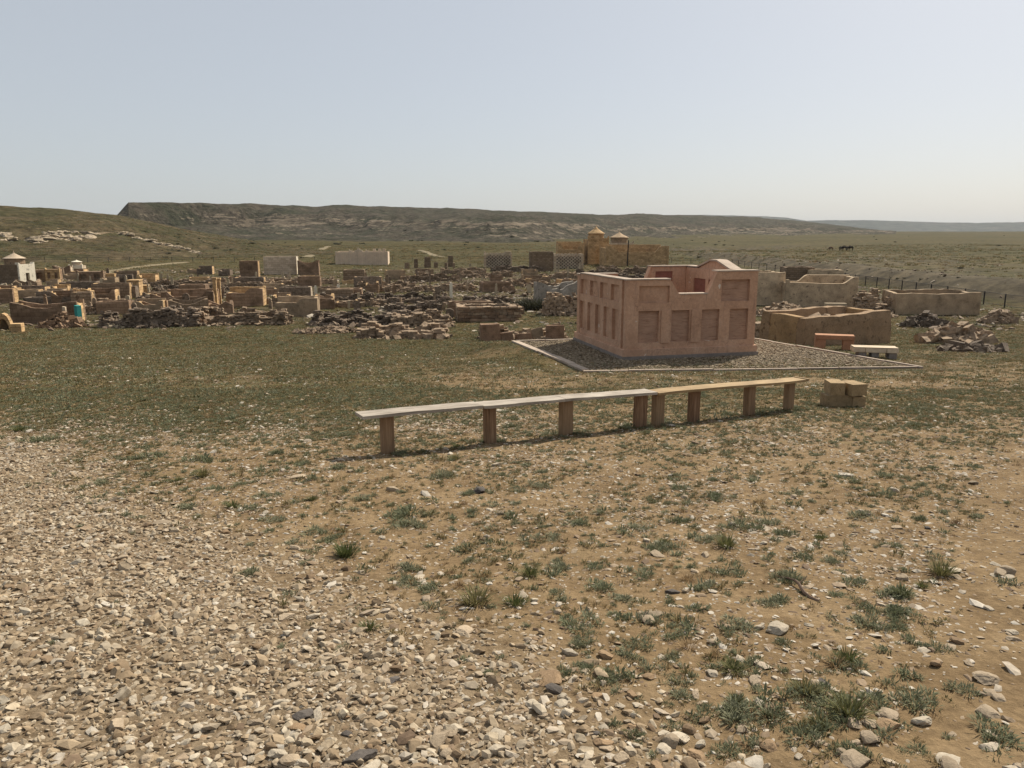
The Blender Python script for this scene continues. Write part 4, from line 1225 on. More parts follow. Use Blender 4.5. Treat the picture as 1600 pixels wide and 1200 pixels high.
# pale far enclosure with arched gateway
def far_enclosure():
    p, W, h = place(525, 606, 414, 394)
    root = thing('walled_tomb', 'long pale pink walled tomb with pilasters and scalloped gable on the far grass', 'tomb', (p.x, p.y, p.z), R_(6))
    D = W * 0.6; s = mpp(p)
    MB().box(-W / 2, W / 2, 0.0, 0.3, -0.3, h).build('wall', 'blush', root)
    MB().box(-W / 2, W / 2, D - 0.3, D, -0.3, h * 1.02).build('wall', 'blush', root)
    MB().box(-W / 2, -W / 2 + 0.3, 0.301, D - 0.301, -0.3, h * 0.97).build('wall', 'blush', root)
    MB().box(W / 2 - 0.3, W / 2, 0.301, D - 0.301, -0.3, h * 0.97).build('wall', 'blush', root)
    for k in range(13):
        x = -W / 2 + 0.1 + (W - 0.4) * k / 12
        MB().box(x, x + 0.25, -0.14, -0.003, -0.3, h * (1.06 if k in (0, 5, 7, 12) else 0.96)).build('pilaster', 'blush', root)
    x0 = -W / 2 + W * 0.36
    MB().prism([(x0, h + .002), (x0 + 1.7, h + .002), (x0 + 1.5, h + 0.35), (x0 + 1.2, h + 0.4), (x0 + 1.0, h + .75), (x0 + .7, h + .75), (x0 + .5, h + .4), (x0 + .2, h + .35)], 0.02, 0.28).build('gable', 'blush', root)
    for xx in (x0 - 1.0, x0 + 2.2):
        MB().prism([(xx, h + .002), (xx + .5, h + .002), (xx + .75, h + .5), (xx + .4, h + .25), (xx + .05, h + .5)], 0.02, 0.28).build('crest', 'blush', root)
    for xx in (W * 0.18, W * 0.28, W * 0.37):
        MB().box(xx, xx + 0.55, D - 0.28, D - 0.02, h * 1.021, h * 1.021 + 0.45).build('crest', 'blush', root)
far_enclosure()
# box graves in the centre left; brighter sides paint sunlight on their ends
E_ = enclosure
E_('stone_enclosure', 'reddish brown tomb with end coloured gold as if sunlit beside large pale wall', 'tomb', 375, 404, 433, 408, 'redbrown', 'flat', 0.8, R_(10), 0.35, mats={'side': 'gold'}, amp=0.04)
E_('stone_enclosure', 'large pale grey tomb with end posts coloured white as if sunlit on the grass rise', 'tomb', 412, 465, 429, 401, 'pale', 'flat', 0.5, R_(8), 0.4, mats={'side': 'white'}, amp=0.04)
E_('stone_enclosure', 'reddish sagging-topped tomb joined to the large pale grey tomb', 'tomb', 465, 499, 430, 407, 'redbrown', 'sag', 0.6, R_(8), 0.35, amp=0.04)
E_('stone_enclosure', 'plain brown box tomb below the reddish sagging-topped tomb', 'tomb', 465, 501, 448, 432, 'redbrown', 'flat', 0.6, R_(8), 0.35, amp=0.04)
E_('stone_enclosure', 'low dark walled grave with end posts coloured gold as if sunlit', 'enclosure', 365, 413, 449, 434, 'dark', 'flat', 0.6, R_(10), 0.35, mats={'side': 'gold'}, amp=0.045)
E_('stone_enclosure', 'dark brown box tomb standing alone on bright grass', 'tomb', 536, 571, 443, 422, 'brownblock', 'flat', 0.7, R_(6), 0.35, amp=0.04)
E_('stone_enclosure', 'open dark grave with an end pillar coloured gold as if sunlit', 'enclosure', 552, 598, 451, 433, 'dark', 'flat', 0.6, R_(8), 0.35, mats={'side': 'gold'}, amp=0.04)
E_('stone_enclosure', 'low brown wall grave beside the open dark grave', 'enclosure', 509, 553, 467, 452, 'brownblock', 'flat', 0.6, R_(8), 0.35, amp=0.04)
E_('stone_enclosure', 'dark open box grave with end coloured pale as if sunlit over the light tan enclosure', 'enclosure', 436, 487, 470, 449, 'dark', 'flat', 0.6, R_(8), 0.35, mats={'side': 'pale'}, amp=0.04)
E_('stone_enclosure', 'light tan low enclosure with one raised side at the grass edge', 'enclosure', 430, 498, 495, 466, 'tan', 'step', 0.55, R_(8), 0.35, amp=0.045)
E_('stone_enclosure', 'gold and brown walled tomb with tall back wall above tumbled slabs', 'tomb', 354, 412, 479, 451, 'gold', 'step', 0.75, R_(10), 0.35, mats={'front': 'redbrown', 'back': 'gold'}, amp=0.045)
E_('stone_enclosure', 'wide dark brown enclosure with dipped front and end coloured gold as if sunlit', 'enclosure', 253, 335, 482, 456, 'redbrown', 'notch', 0.6, R_(10), 0.35, mats={'side': 'gold'}, amp=0.045)
E_('stone_enclosure', 'dark walled grave behind the wide dipped-front enclosure', 'enclosure', 280, 322, 459, 445, 'redbrown', 'flat', 0.7, R_(10), 0.3, amp=0.04)
def pillar(label, px0, px1, yb, ytop, mat):
    p, W, h = place(px0, px1, yb, ytop)
    root = thing('grave_pillar', label, 'pillar', (p.x, p.y, p.z), GA)
    d = W * 1.6
    MB().box(-W / 2, W / 2, 0, d, -0.3, h * 0.93).build('shaft', mat, root)
    MB().box(-W / 2 - 0.05, W / 2 + 0.05, -0.05, d + 0.05, h * 0.932, h).build('cap', mat, root)
pillar('tall golden pillar beside the dipped-front enclosure', 335, 340, 481, 434, 'gold')
pillar('second golden pillar standing just behind the tall one, slightly shorter', 341, 346, 477, 435, 'gold')
pillar('gold tower-like grave marker next to the long grey-brown tomb', 201, 218, 463, 438, 'gold')
pillar('short squat gold pillar right of the tower-like marker', 219, 230, 460, 446, 'gold')
# left group; gold sides colour in the sunlit ends
domed_tomb('grey-brown tomb with conical dome and whitewashed portal', 37, 53, 443, 413, 406, 392, 'brownblock', 'pale', R_(78), 'white', depth=1.4, W_=2.4, r_=1.12)
niche_tomb('niche_tomb', 'golden tomb with dark niches beside conical-domed tomb', 72, 94, 440, 419, 'redbrown', 'gold', 2, 0.7)
niche_tomb('niche_tomb', 'brown tomb with one pale niche joined to golden niche tomb', 53, 72, 440, 420, 'redbrown', 'tan', 1, 0.8)
domed_tomb('small white domed tomb with whitewashed front', 108, 130, 431, 415, 411, 406, 'pale', 'white', R_(14), 'white', seg=16)
E_('stone_enclosure', 'pinkish long wall grave beside the small white domed tomb', 'enclosure', 84, 110, 432, 415, 'pale', 'sag', 0.6, GA, 0.3, mats={'front': 'redbrown'}, amp=0.04)
niche_tomb('niche_tomb', 'brown box tomb with golden niche end behind the rubble', 121, 162, 440, 423, 'brownblock', 'redbrown', 2, 0.5)
E_('stone_enclosure', 'little gold box grave left of a low far tomb at the track', 'enclosure', 163, 179, 439, 428, 'gold', 'flat', 0.7, GA, 0.25, amp=0.03)
E_('stone_enclosure', 'low brown far tomb with end coloured gold as if sunlit next to the dusty track', 'enclosure', 180, 214, 435, 424, 'brownblock', 'flat', 0.6, GA, 0.25, mats={'side': 'gold'}, amp=0.03)
E_('stone_enclosure', 'long grey-brown block tomb with end wall coloured gold as if sunlit', 'tomb', 146, 202, 468, 443, 'brownblock', 'flat', 0.5, GA, 0.35, mats={'side': 'gold'}, amp=0.04)
E_('stone_enclosure', 'dark long low wall grave in front of niche tombs', 'enclosure', 95, 150, 453, 441, 'dark', 'flat', 0.5, GA, 0.3, amp=0.04)
E_('stone_enclosure', 'box grave with sides coloured gold as if sunlit at the very edge below the conical dome', 'enclosure', -14, 20, 474, 452, 'gold', 'flat', 0.7, GA, 0.35, mats={'front': 'redbrown'}, amp=0.04)
E_('stone_enclosure', 'stone block grave with niche-like end coloured gold as if sunlit behind the turquoise slab', 'enclosure', 113, 143, 478, 457, 'brownblock', 'flat', 0.6, GA, 0.35, mats={'side': 'gold'}, amp=0.04)
E_('stone_enclosure', 'gold crenellated low grave above stone block grave', 'enclosure', 111, 139, 463, 451, 'gold', 'ruin', 0.6, GA, 0.3, amp=0.03)
E_('stone_enclosure', 'very long dark low wall grave behind sagging enclosure', 'enclosure', 40, 115, 477, 465, 'dark', 'flat', 0.4, GA, 0.3, amp=0.04)
E_('mud_enclosure', 'sagging reddish mud enclosure with tall end block beside turquoise slab', 'enclosure', 22, 119, 506, 472, 'redbrown', 'sag', 0.5, GA, 0.35, mats={'side': 'gold'}, amp=0.03)  # gold sides put sunlight into the end walls' colour
stele('bright turquoise painted grave slab standing upright beside sagging mud enclosure', 124, 507, 478, 8, 'turq', 0.02, None, 0.3, 'flat', rot=R_(-20))
stele('pale stele set before the tall end block of the sagging enclosure', 103, 507, 480, 5, 'pale', 0.0, None, 0.2, 'flat')
def arch_piece():
    p, W, h = place(-6, 17, 516, 490)
    root = thing('grave_canopy', 'golden arched grave canopy at the edge of the grass field', 'gravestone', (p.x, p.y, p.z), R_(20))
    n = 10
    out = [(-W / 2 + W * 0.5 * (1 - math.cos(math.pi * k / n)), -0.1 + (h + 0.1) * math.sin(math.pi * k / n)) for k in range(n + 1)]
    inn = [(-W / 2 * .7 + W * 0.35 * (1 - math.cos(math.pi * k / n)), -0.1 + (h + 0.1) * .72 * math.sin(math.pi * k / n)) for k in range(n + 1)]
    mb = MB()
    for k in range(n):
        mb.prism([out[k], inn[k], inn[k + 1], out[k + 1]], 0, 0.6)
    mb.build('arch', 'gold', root)
    MB().prism(inn, 0.62, 0.8).build('back_slab', 'tan', root)
arch_piece()
cut = place(17, 33, 519, 506)
o = MB().box(-cut[1] / 2, cut[1] / 2, 0, 0.5, -0.05, cut[2]).build('cut_block', 'gold', bevel=0.02)
o.location = cut[0]; o.rotation_euler = (0, 0, R_(12)); tag(o, 'golden cube-shaped block beside the arched grave canopy', 'stone block')

LM = [('the tall white stele', 705, 466), ('the fitted-stone wall', 763, 503), ('the lattice with raised corner', 778, 418), ('the flaking plaster ruin', 870, 480), ('the golden domed tomb', 935, 413),
      ('the long pale gold tomb', 1000, 416), ('the thin-slab wall', 550, 509), ('the open dark grave with sunlit golden pillar', 575, 451), ('the large pale grey tomb', 440, 429), ('the dipped-front enclosure', 294, 482),
      ('the gold tower-like marker', 210, 463), ('the conical-domed tomb', 30, 446), ('the golden niche tomb', 83, 440), ('the turquoise slab', 124, 507), ('the gold and brown walled tomb', 383, 479), ('the low far tomb by the track', 197, 435),
      ('the light tan low enclosure', 464, 495), ('the brown block-walled enclosure', 846, 424), ('the small reddish box grave', 776, 456), ('the far cluster of dark blocks', 670, 419), ('the dark box tomb on bright grass', 553, 443), ('the low dark grave with sunlit gold posts', 390, 449),
      ('the rendered enclosure with pale pillar', 738, 494), ('the long grey-brown block tomb', 174, 468), ('the low brown wall grave', 531, 467)]
LM = [(n_, P(a_, b_)) for n_, a_, b_ in LM]
def beside(p):
    return min(LM, key=lambda q: (q[1] - Vector(p)).length)[0]
for o in list(COL.objects):
    if o.get('group') == 'ruined stone rings of the old graves':
        o['label'] = 'low ruined ring of brown slabs next to ' + beside(o.location); o['group'] = 'ruined stone rings next to ' + beside(o.location)

# small graves crowding the ground between the larger ones
rg = random.Random(99)
gn = 0
while gn < 64:
    px = rg.uniform(5, 900); py = rg.uniform(424, 500)
    if px > 520 and rg.random() < 0.45: continue
    p = P(px, py); s_ = mpp(p)
    w_ = rg.uniform(1.3, 2.8); h_ = rg.uniform(0.5, 1.25)
    mt, cw = rg.choice([('redbrown', 'reddish'), ('brownblock', 'brown block'), ('dark', 'blackish'), ('gold', 'golden'), ('tan', 'tan'), ('redbrown', 'reddish')])
    sh, sw = rg.choice([('flat', 'level-topped'), ('notch', 'dip-fronted'), ('ruin', 'broken-walled'), ('step', 'step-walled'), ('sag', 'sagging')])
    ex = {'side': 'gold'} if rg.random() < 0.6 and mt != 'gold' else None  # gold sides on most: sunlit ends given as colour
    enclosure('box_grave', 'small %s %s box grave near %s' % (sw, cw, beside(p)), 'grave', px - w_ / s_ / 2, px + w_ / s_ / 2, py, py - h_ / s_, mt, sh, rg.uniform(.6, 1.1), GA + rg.uniform(-.15, .15), 0.26, 'small box graves', ex, amp=0.03)
    gn += 1
for k in range(70):
    px = rg.uniform(0, 910); py = rg.uniform(422, 505)
    p = P(px, py); s_ = mpp(p); h_ = rg.uniform(0.35, 1.3); w_ = rg.uniform(.18, .55)
    mt, cw = rg.choice([('cream', 'cream'), ('slab', 'brown'), ('tan', 'tan'), ('dark', 'dark'), ('redbrown', 'reddish')])
    hd, hw = rg.choice([('round', 'round-headed'), ('knob', 'knob-headed'), ('flat', 'square-topped')])
    stele('%s %s %s upright gravestone near %s' % ('tall' if h_ > .9 else 'short' if h_ < .6 else 'middling', cw, hw, beside(p)), px, py, py - h_ / s_, w_ / s_, mt, rg.uniform(-.2, .2), 'scattered upright gravestones', rg.uniform(.1, .25), hd)

# stelae: the ones that can be told apart, then the look-alikes
stele('tall white stele standing alone among ruined rings', 705, 466, 442, 4.2, 'white', 0.0)
stele('small white rounded stele beside the low brown wall grave', 529, 456, 445, 4.5, 'white')
stele('white stele next to the dark open box grave', 493, 461, 447, 4.5, 'white', 0.05)
stele('thin yellow stele leaning on the small reddish box grave', 775, 461, 444, 4, 'cream', 0.03, head='knob')
stele('tall narrow dark post among the far ruined rings', 672, 447, 425, 2.2, 'dark', 0.0, head='flat')
stele('tall dark pole leaning before the golden domed tomb', 980, 416, 376, 1.6, 'metal', 0.02, head='flat', thick=0.1)
lookal = [(10, 456, 443), (20, 457, 444), (33, 455, 443), (48, 454, 442), (142, 447, 432), (158, 452, 436), (198, 447, 431), (233, 462, 445), (270, 449, 434), (319, 437, 427), (325, 437, 429),
          (245, 437, 429), (252, 436, 428), (262, 436, 429), (300, 437, 429), (400, 434, 425), (416, 445, 433), (442, 435, 426), (453, 438, 424), (868, 425, 412), (888, 436, 418), (872, 427, 413), (905, 424, 411), (560, 470, 458),
          (634, 470, 460), (645, 473, 462), (590, 470, 459), (357, 451, 437), (363, 450, 436), (610, 433, 425), (735, 420, 412), (700, 417, 408), (222, 452, 444), (186, 478, 462), (240, 480, 466), (545, 482, 470)]
for i, (x, b, t) in enumerate(lookal):
    stele('slim weathered tan grave stele standing among the old graves', x, b, t, 3.0 + (i % 3) * 0.6, ('tan', 'pale', 'cream')[i % 3] if False else 'cream', random.uniform(-.08, .08), 'slim tan stelae among the graves', 0.14, ('round', 'knob', 'flat')[i % 3])
for i, (x, b, t, wv) in enumerate([(636, 420, 411, 7), (650, 419, 405, 6), (668, 418, 402, 10), (681, 418, 410, 6), (697, 420, 411, 5), (704, 417, 400, 8), (709, 419, 411, 4)]):
    stele('dark brown squat grave block in the far cluster on the grass', x, b, t, wv, 'brownblock', 0, 'dark grave blocks of the far cluster', 0.6, 'flat')

# ------------------------------------------------------------------ perimeter fence
def fence(label, pts, step, ph, infill):
    root = thing('metal_fence', label, 'fence', (pts[0][0], pts[0][1], Hs(*pts[0])))
    base = Vector(root.location)
    post_me = MB().box(-0.035, 0.035, -0.035, 0.035, -0.3, ph).mesh('post', 'metal')
    P_ = []
    for a, b in zip(pts[:-1], pts[1:]):
        L = math.dist(a, b); n = max(1, int(L / step))
        for k in range(n):
            P_.append((a[0] + (b[0] - a[0]) * k / n, a[1] + (b[1] - a[1]) * k / n))
    P_.append(pts[-1])
    W_ = [Vector((x, y, Hs(x, y))) for x, y in P_]
    for p in W_:
        o = bpy.data.objects.new('post', post_me); COL.objects.link(o); o.parent = root; o.location = p - base
    for p, q in zip(W_[:-1], W_[1:]):
        mb = MB(); up = Vector((0, 0, 1)); d = (q - p).normalized(); nn = d.cross(up).normalized() * 0.015
        for hz in ((ph - 0.06, 0.15) if infill else (ph - 0.1, ph * 0.5)):
            a, b = p - base + up * hz + d * 0.046, q - base + up * hz - d * 0.046
            mb.quad_box([a - nn, b - nn, b + nn, a + nn] + [v + up * 0.03 for v in (a - nn, b - nn, b + nn, a + nn)])
        mb.build('rail', 'metal', root)
        if infill:
            mb = MB(); n = int((q - p).length / 0.12)
            for k in range(1, n):
                c = p - base + (q - p) * (k / n)
                mb.box(c.x - 0.006, c.x + 0.006, c.y - 0.006, c.y + 0.006, c.z + 0.196, c.z + ph - 0.061)
            o = mb.build('bars', 'metal', root); o['kind'] = 'stuff'
fence('dark metal bar fence running along the gully bank beside the tan enclosure', [(41.3, 48), (41.0, 64), (41.8, 100)], 3.0, 1.15, True)
fence('dark post and rail fence at the back of the graves, seen past salmon tomb', [(41.9, 103), (42.5, 150), (30, 165), (22, 166)], 4.0, 1.1, False)
fence('thin dark post and rail fence crossing the grass behind the far pale walled tomb', [(8, 168), (-30, 168), (-70, 160), (-108, 158)], 4.0, 1.1, False)

# ------------------------------------------------------------------ rock ledges on the left hill
def outcrop(label, pts, seed, sx):
    """pts: (photograph x, y, distance)"""
    r = random.Random(seed)
    q0 = at(*pts[0])
    root = thing('rock_outcrop', label, 'rock ledge', tuple(q0), 0)
    for (a, b, d) in pts:
        bm = bmesh.new()
        c = Vector(at(a, b, d)) - Vector(q0)
        for k in range(9):
            m = Matrix.Translation(c + Vector((r.uniform(-1, 1) * sx, r.uniform(-1, 1) * sx * .6, r.uniform(-.6, .1)))) @ Euler((r.uniform(-.3, .3), r.uniform(-.25, .25), r.uniform(0, 3))).to_matrix().to_4x4() @ Matrix.Diagonal((sx * r.uniform(.5, 1.4), sx * r.uniform(.4, .9), sx * r.uniform(.12, .4), 1))
            res = bmesh.ops.create_icosphere(bm, subdivisions=2, radius=1.0, matrix=m)
            for v in res['verts']:
                v.co += Vector((r.uniform(-1, 1), r.uniform(-1, 1), r.uniform(-1, 1))) * sx * 0.13
        me = bpy.data.meshes.new('ledge'); bm.to_mesh(me); bm.free(); me.materials.append(M['outcrop'])
        o = bpy.data.objects.new('ledge', me); COL.objects.link(o); o.parent = root
BACK = {}
# distance of the left hill's surface at a pixel, from its mesh
dg = bpy.context.evaluated_depsgraph_get()
hill = bpy.data.objects['left_hill']
from mathutils.bvhtree import BVHTree
hb = BVHTree.FromObject(hill, dg)
mesab = BVHTree.FromObject(bpy.data.objects['mesa'], dg)
def on_hill(px, py, tree=hb, default=200):
    d = Vector(ray(px, py)).normalized()
    hit = tree.ray_cast(Vector((0, 0, EYE)), d)
    return (px, py, hit[0].y - 0.3) if hit[0] is not None else (px, py, default)
outcrop('broad pale chalky rock ledge halfway up the grassy hill', [on_hill(*q) for q in ((55, 378), (65, 374), (78, 371), (90, 369), (102, 372), (112, 375), (122, 373), (132, 372))], 1, 2.0)
outcrop('cream rock face jutting at the edge of the grassy hill', [on_hill(*q) for q in ((-4, 366), (4, 366), (12, 370), (8, 375))], 2, 1.5)
outcrop('upper strip of pale rock above the broad ledge', [on_hill(*q) for q in ((80, 364), (95, 363), (112, 363), (135, 364), (150, 366))], 3, 1.3)
outcrop('slanting pale rock rib running down the grassy hill', [on_hill(*q) for q in ((190, 364), (200, 366), (212, 372), (222, 374), (234, 377), (246, 381), (258, 382))], 4, 1.3)
outcrop('lowest small pale rocks at the hill foot below the slanting rib', [on_hill(*q) for q in ((274, 386), (282, 388), (290, 389), (300, 393), (308, 395))], 5, 1.0)

# ------------------------------------------------------------------ horses on the plain
def horse_mesh(graze):
    pts = {'p': (-0.62, 0, 1.28, .26), 'b': (-0.1, 0, 1.20, .31), 'c': (0.48, 0, 1.25, .29), 'w': (0.62, 0, 1.38, .20)}
    if graze: pts.update({'n': (0.98, 0, 0.92, .13), 'h': (1.25, 0, 0.48, .12), 'm': (1.38, 0, 0.18, .07)})
    else: pts.update({'n': (0.95, 0, 1.68, .13), 'h': (1.12, 0, 1.92, .13), 'm': (1.45, 0, 1.72, .075)})
    pts.update({'t': (-0.92, 0, 1.20, .07), 't2': (-1.0, 0, 0.65, .05)})
    ed = [('p', 'b'), ('b', 'c'), ('c', 'w'), ('w', 'n'), ('n', 'h'), ('h', 'm'), ('p', 't'), ('t', 't2')]
    for s in (-1, 1):
        f = 0.06 * s
        pts.update({f'h1{s}': (-0.62 + f, .17 * s, 0.95, .17), f'h2{s}': (-0.50 + f, .17 * s, 0.72, .09), f'h3{s}': (-0.72 + f, .17 * s, 0.48, .06), f'h4{s}': (-0.66 + f, .17 * s, 0.12, .045), f'h5{s}': (-0.63 + f, .17 * s, 0.02, .055),
                    f'f1{s}': (0.45 - f, .16 * s, 0.95, .13), f'f2{s}': (0.46 - f, .16 * s, 0.52, .06), f'f3{s}': (0.46 - f, .16 * s, 0.14, .042), f'f4{s}': (0.49 - f, .16 * s, 0.02, .055)})
        ed += [('p', f'h1{s}'), (f'h1{s}', f'h2{s}'), (f'h2{s}', f'h3{s}'), (f'h3{s}', f'h4{s}'), (f'h4{s}', f'h5{s}'), ('c', f'f1{s}'), (f'f1{s}', f'f2{s}'), (f'f2{s}', f'f3{s}'), (f'f3{s}', f'f4{s}')]
    k = list(pts); me = bpy.data.meshes.new('horse')
    me.from_pydata([pts[q][:3] for q in k], [(k.index(a), k.index(b)) for a, b in ed], [])
    o = bpy.data.objects.new('horse', me); COL.objects.link(o)
    mo = o.modifiers.new('skin', 'SKIN'); mo.use_smooth_shade = True
    for i, q in enumerate(k):
        me.skin_vertices[0].data[i].radius = (pts[q][3], pts[q][3]); me.skin_vertices[0].data[i].use_root = (q == 'b')
    o.modifiers.new('sub', 'SUBSURF').levels = 1
    dg_ = bpy.context.evaluated_depsgraph_get()
    out = bpy.data.meshes.new_from_object(o.evaluated_get(dg_))
    bpy.data.objects.remove(o)
    return out
hm = [horse_mesh(False), horse_mesh(True)]
hb_ = hm[1].copy()
for me in hm: me.materials.clear(); me.materials.append(M['hide'])
hb_.materials.clear(); hb_.materials.append(M['hide_b'])
def horse(px, py, me, rz, label, group=None):
    p = P(px, py); o = bpy.data.objects.new('horse', me); COL.objects.link(o); o.location = p; o.rotation_euler = (0, 0, rz); o.scale = (0.82,) * 3
    tag(o, label, 'horse', group)
horse(1298, 392, hb_, R_(185), 'brown horse grazing a little apart from the dark herd on the plain')
for i, (x, y, rz) in enumerate([(1314, 391.5, 10), (1319, 392.2, 170), (1324, 391.2, 20), (1329, 392, 190)]):
    horse(x, y, hm[i % 2], R_(rz), 'dark horse standing in the close herd on the far plain', 'dark herd on the plain')
# ------------------------------------------------------------------ stones, turf and plants on the ground
PC = {}
def rock_mesh(name, seed, sub, mat, flat=0.6, cuts=7, elong=1.3):
    """angular stone about 1 m across: a ball trimmed by random planes"""
    r = np.random.default_rng(seed)
    bm = bmesh.new(); bmesh.ops.create_icosphere(bm, subdivisions=sub, radius=0.62)
    co = np.array([v.co[:] for v in bm.verts])
    for k in range(cuts):
        n = r.normal(size=3); n /= np.linalg.norm(n)
        d = r.uniform(0.26, 0.46)
        q = co @ n; m = q > d
        co[m] -= np.outer(q[m] - d, n)
    co += r.normal(size=co.shape) * 0.012
    co *= np.array([elong * r.uniform(.85, 1.15), r.uniform(.8, 1.1), flat * r.uniform(.8, 1.2)])
    for v, c in zip(bm.verts, co): v.co = c
    me = bpy.data.meshes.new(name); bm.to_mesh(me); bm.free()
    me.materials.append(M[mat])
    return me

def proto_coll(name, meshes):
    c = bpy.data.collections.new(name)
    for i, me in enumerate(meshes):
        o = bpy.data.objects.new('%s_%02d' % (name, i), me); c.objects.link(o)
    return c

def scatter(name, label, cat, pts, rot, scl, idx, coll, kind='stuff'):
    me = bpy.data.meshes.new(name)
    me.vertices.add(len(pts)); me.vertices.foreach_set('co', np.ascontiguousarray(pts, np.float32).ravel())
    for nm, arr in (('rot', rot), ('scl', scl)):
        a = me.attributes.new(nm, 'FLOAT_VECTOR', 'POINT'); a.data.foreach_set('vector', np.ascontiguousarray(arr, np.float32).ravel())
    a = me.attributes.new('pick', 'INT', 'POINT'); a.data.foreach_set('value', np.ascontiguousarray(idx, np.int32))
    me.update()
    o = bpy.data.objects.new(name, me); COL.objects.link(o)
    gt = bpy.data.node_groups.new(name + '_scatter', 'GeometryNodeTree')
    gt.interface.new_socket('Geometry', in_out='INPUT', socket_type='NodeSocketGeometry')
    gt.interface.new_socket('Geometry', in_out='OUTPUT', socket_type='NodeSocketGeometry')
    N = gt.nodes
    gi = N.new('NodeGroupInput'); go = N.new('NodeGroupOutput')
    ci = N.new('GeometryNodeCollectionInfo'); ci.inputs['Collection'].default_value = coll
    ci.inputs['Separate Children'].default_value = True; ci.inputs['Reset Children'].default_value = True
    ip = N.new('GeometryNodeInstanceOnPoints'); ip.inputs['Pick Instance'].default_value = True
    def na(n, t):
        q = N.new('GeometryNodeInputNamedAttribute'); q.data_type = t; q.inputs['Name'].default_value = n; return q.outputs['Attribute']
    gt.links.new(gi.outputs[0], ip.inputs['Points'])
    gt.links.new(ci.outputs[0], ip.inputs['Instance'])
    gt.links.new(na('pick', 'INT'), ip.inputs['Instance Index'])
    gt.links.new(na('rot', 'FLOAT_VECTOR'), ip.inputs['Rotation'])
    gt.links.new(na('scl', 'FLOAT_VECTOR'), ip.inputs['Scale'])
    gt.links.new(ip.outputs[0], go.inputs[0])
    mo = o.modifiers.new('scatter', 'NODES'); mo.node_group = gt
    o['kind'] = kind; o['label'] = label; o['category'] = cat
    return o

def in_view(x, y, margin=1.18):
    return np.abs(x) < (y + 0.6) * 0.70 * margin + 1.2

def sample(n, x0, x1, y0, y1, dens):
    """n tries, kept with probability dens(x,y); tries spread evenly over the area"""
    x = rng.uniform(x0, x1, n); y = rng.uniform(y0, y1, n)
    k = in_view(x, y) & (rng.random(n) < dens(x, y))
    d = poly_dist(x, y, PAD)
    k &= d > 0.05
    return x[k], y[k]

def gz(x, y):
    near_ = 1 - sstep(9, 20, np.hypot(x, y))
    return H(x, y) + near_ * fbm(x / 0.35, y / 0.35, 91) * 0.035

# gravel: road stone on the left, chips over the rest
gcol = proto_coll('gravel_stone', [rock_mesh('gravel_stone', 300 + i, 2 if i < 8 else 1, 'gravel', (0.62, 0.5, 0.75, 0.4)[i % 4], 8) for i in range(12)])
pcol = proto_coll('plot_stone', [rock_mesh('plot_stone', 330 + i, 1, 'plot_stone', (0.62, 0.5)[i % 2], 8) for i in range(12)])
ccol = proto_coll('stone_chip', [rock_mesh('stone_chip', 400 + i, 1, 'chips', (0.5, 0.35, 0.65)[i % 3], 7) for i in range(8)])

x, y = sample(260000, -9.5, 3.5, 1.6, 12, lambda x, y: gravel_mask(x, y) * np.clip(1.9 - y / 7, 0.35, 1))
n = len(x)
s = np.exp(rng.normal(math.log(0.0195), 0.45, n)); s = np.clip(s, 0.008, 0.07)
print('gravel', n)
scatter('gravel', 'pale limestone gravel covering the near left of the ground', 'gravel',
        np.stack([x, y, gz(x, y) + s * rng.uniform(-0.16, 0.22, n)], 1),
        np.stack([rng.uniform(-.5, .5, n), rng.uniform(-.5, .5, n), rng.uniform(0, 6.28, n)], 1), np.repeat(s[:, None], 3, 1), rng.integers(0, 12, n), gcol)

def chip_d(x, y):
    p = 0.35 + 0.65 * sstep(-0.12, 0.22, fbm(x / 1.1, y / 1.1, 61))
    p = p * (0.65 + 0.35 * sstep(5.5, 2.5, x * 0.6 + y * 0.35)) * (1 - 0.55 * track_mask(x, y))
    return np.clip(p, 0, 1) * (1 - 0.15 * gravel_mask(x, y))
x1, y1 = sample(330000, -11, 10, 1.6, 13, lambda x, y: chip_d(x, y) * (1 - sstep(9, 13, y)))
x2, y2 = sample(210000, -22, 22, 8, 30, lambda x, y: 0.5 * chip_d(x, y) * sstep(8, 14, y) * (1 - 0.6 * sstep(14, 24, y)))
x = np.concatenate([x1, x2]); y = np.concatenate([y1, y2]); n = len(x)
s = np.exp(rng.normal(0, 0.5, n)) * np.clip(0.0155 + (y - 7) * 0.0013, 0.0155, 0.034)
s = np.clip(s, 0.006, 0.11)
print('chips', n)
scatter('stone_chips', 'pale stone chips strewn over the tan soil', 'stone chips',
        np.stack([x, y, gz(x, y) + s * rng.uniform(-0.10, 0.10, n)], 1),
        np.stack([rng.uniform(-.35, .35, n), rng.uniform(-.35, .35, n), rng.uniform(0, 6.28, n)], 1),
        s[:, None] * np.stack([rng.uniform(.8, 1.4, n), rng.uniform(.7, 1.1, n), rng.uniform(.5, 1, n)], 1), rng.integers(0, 8, n), ccol)
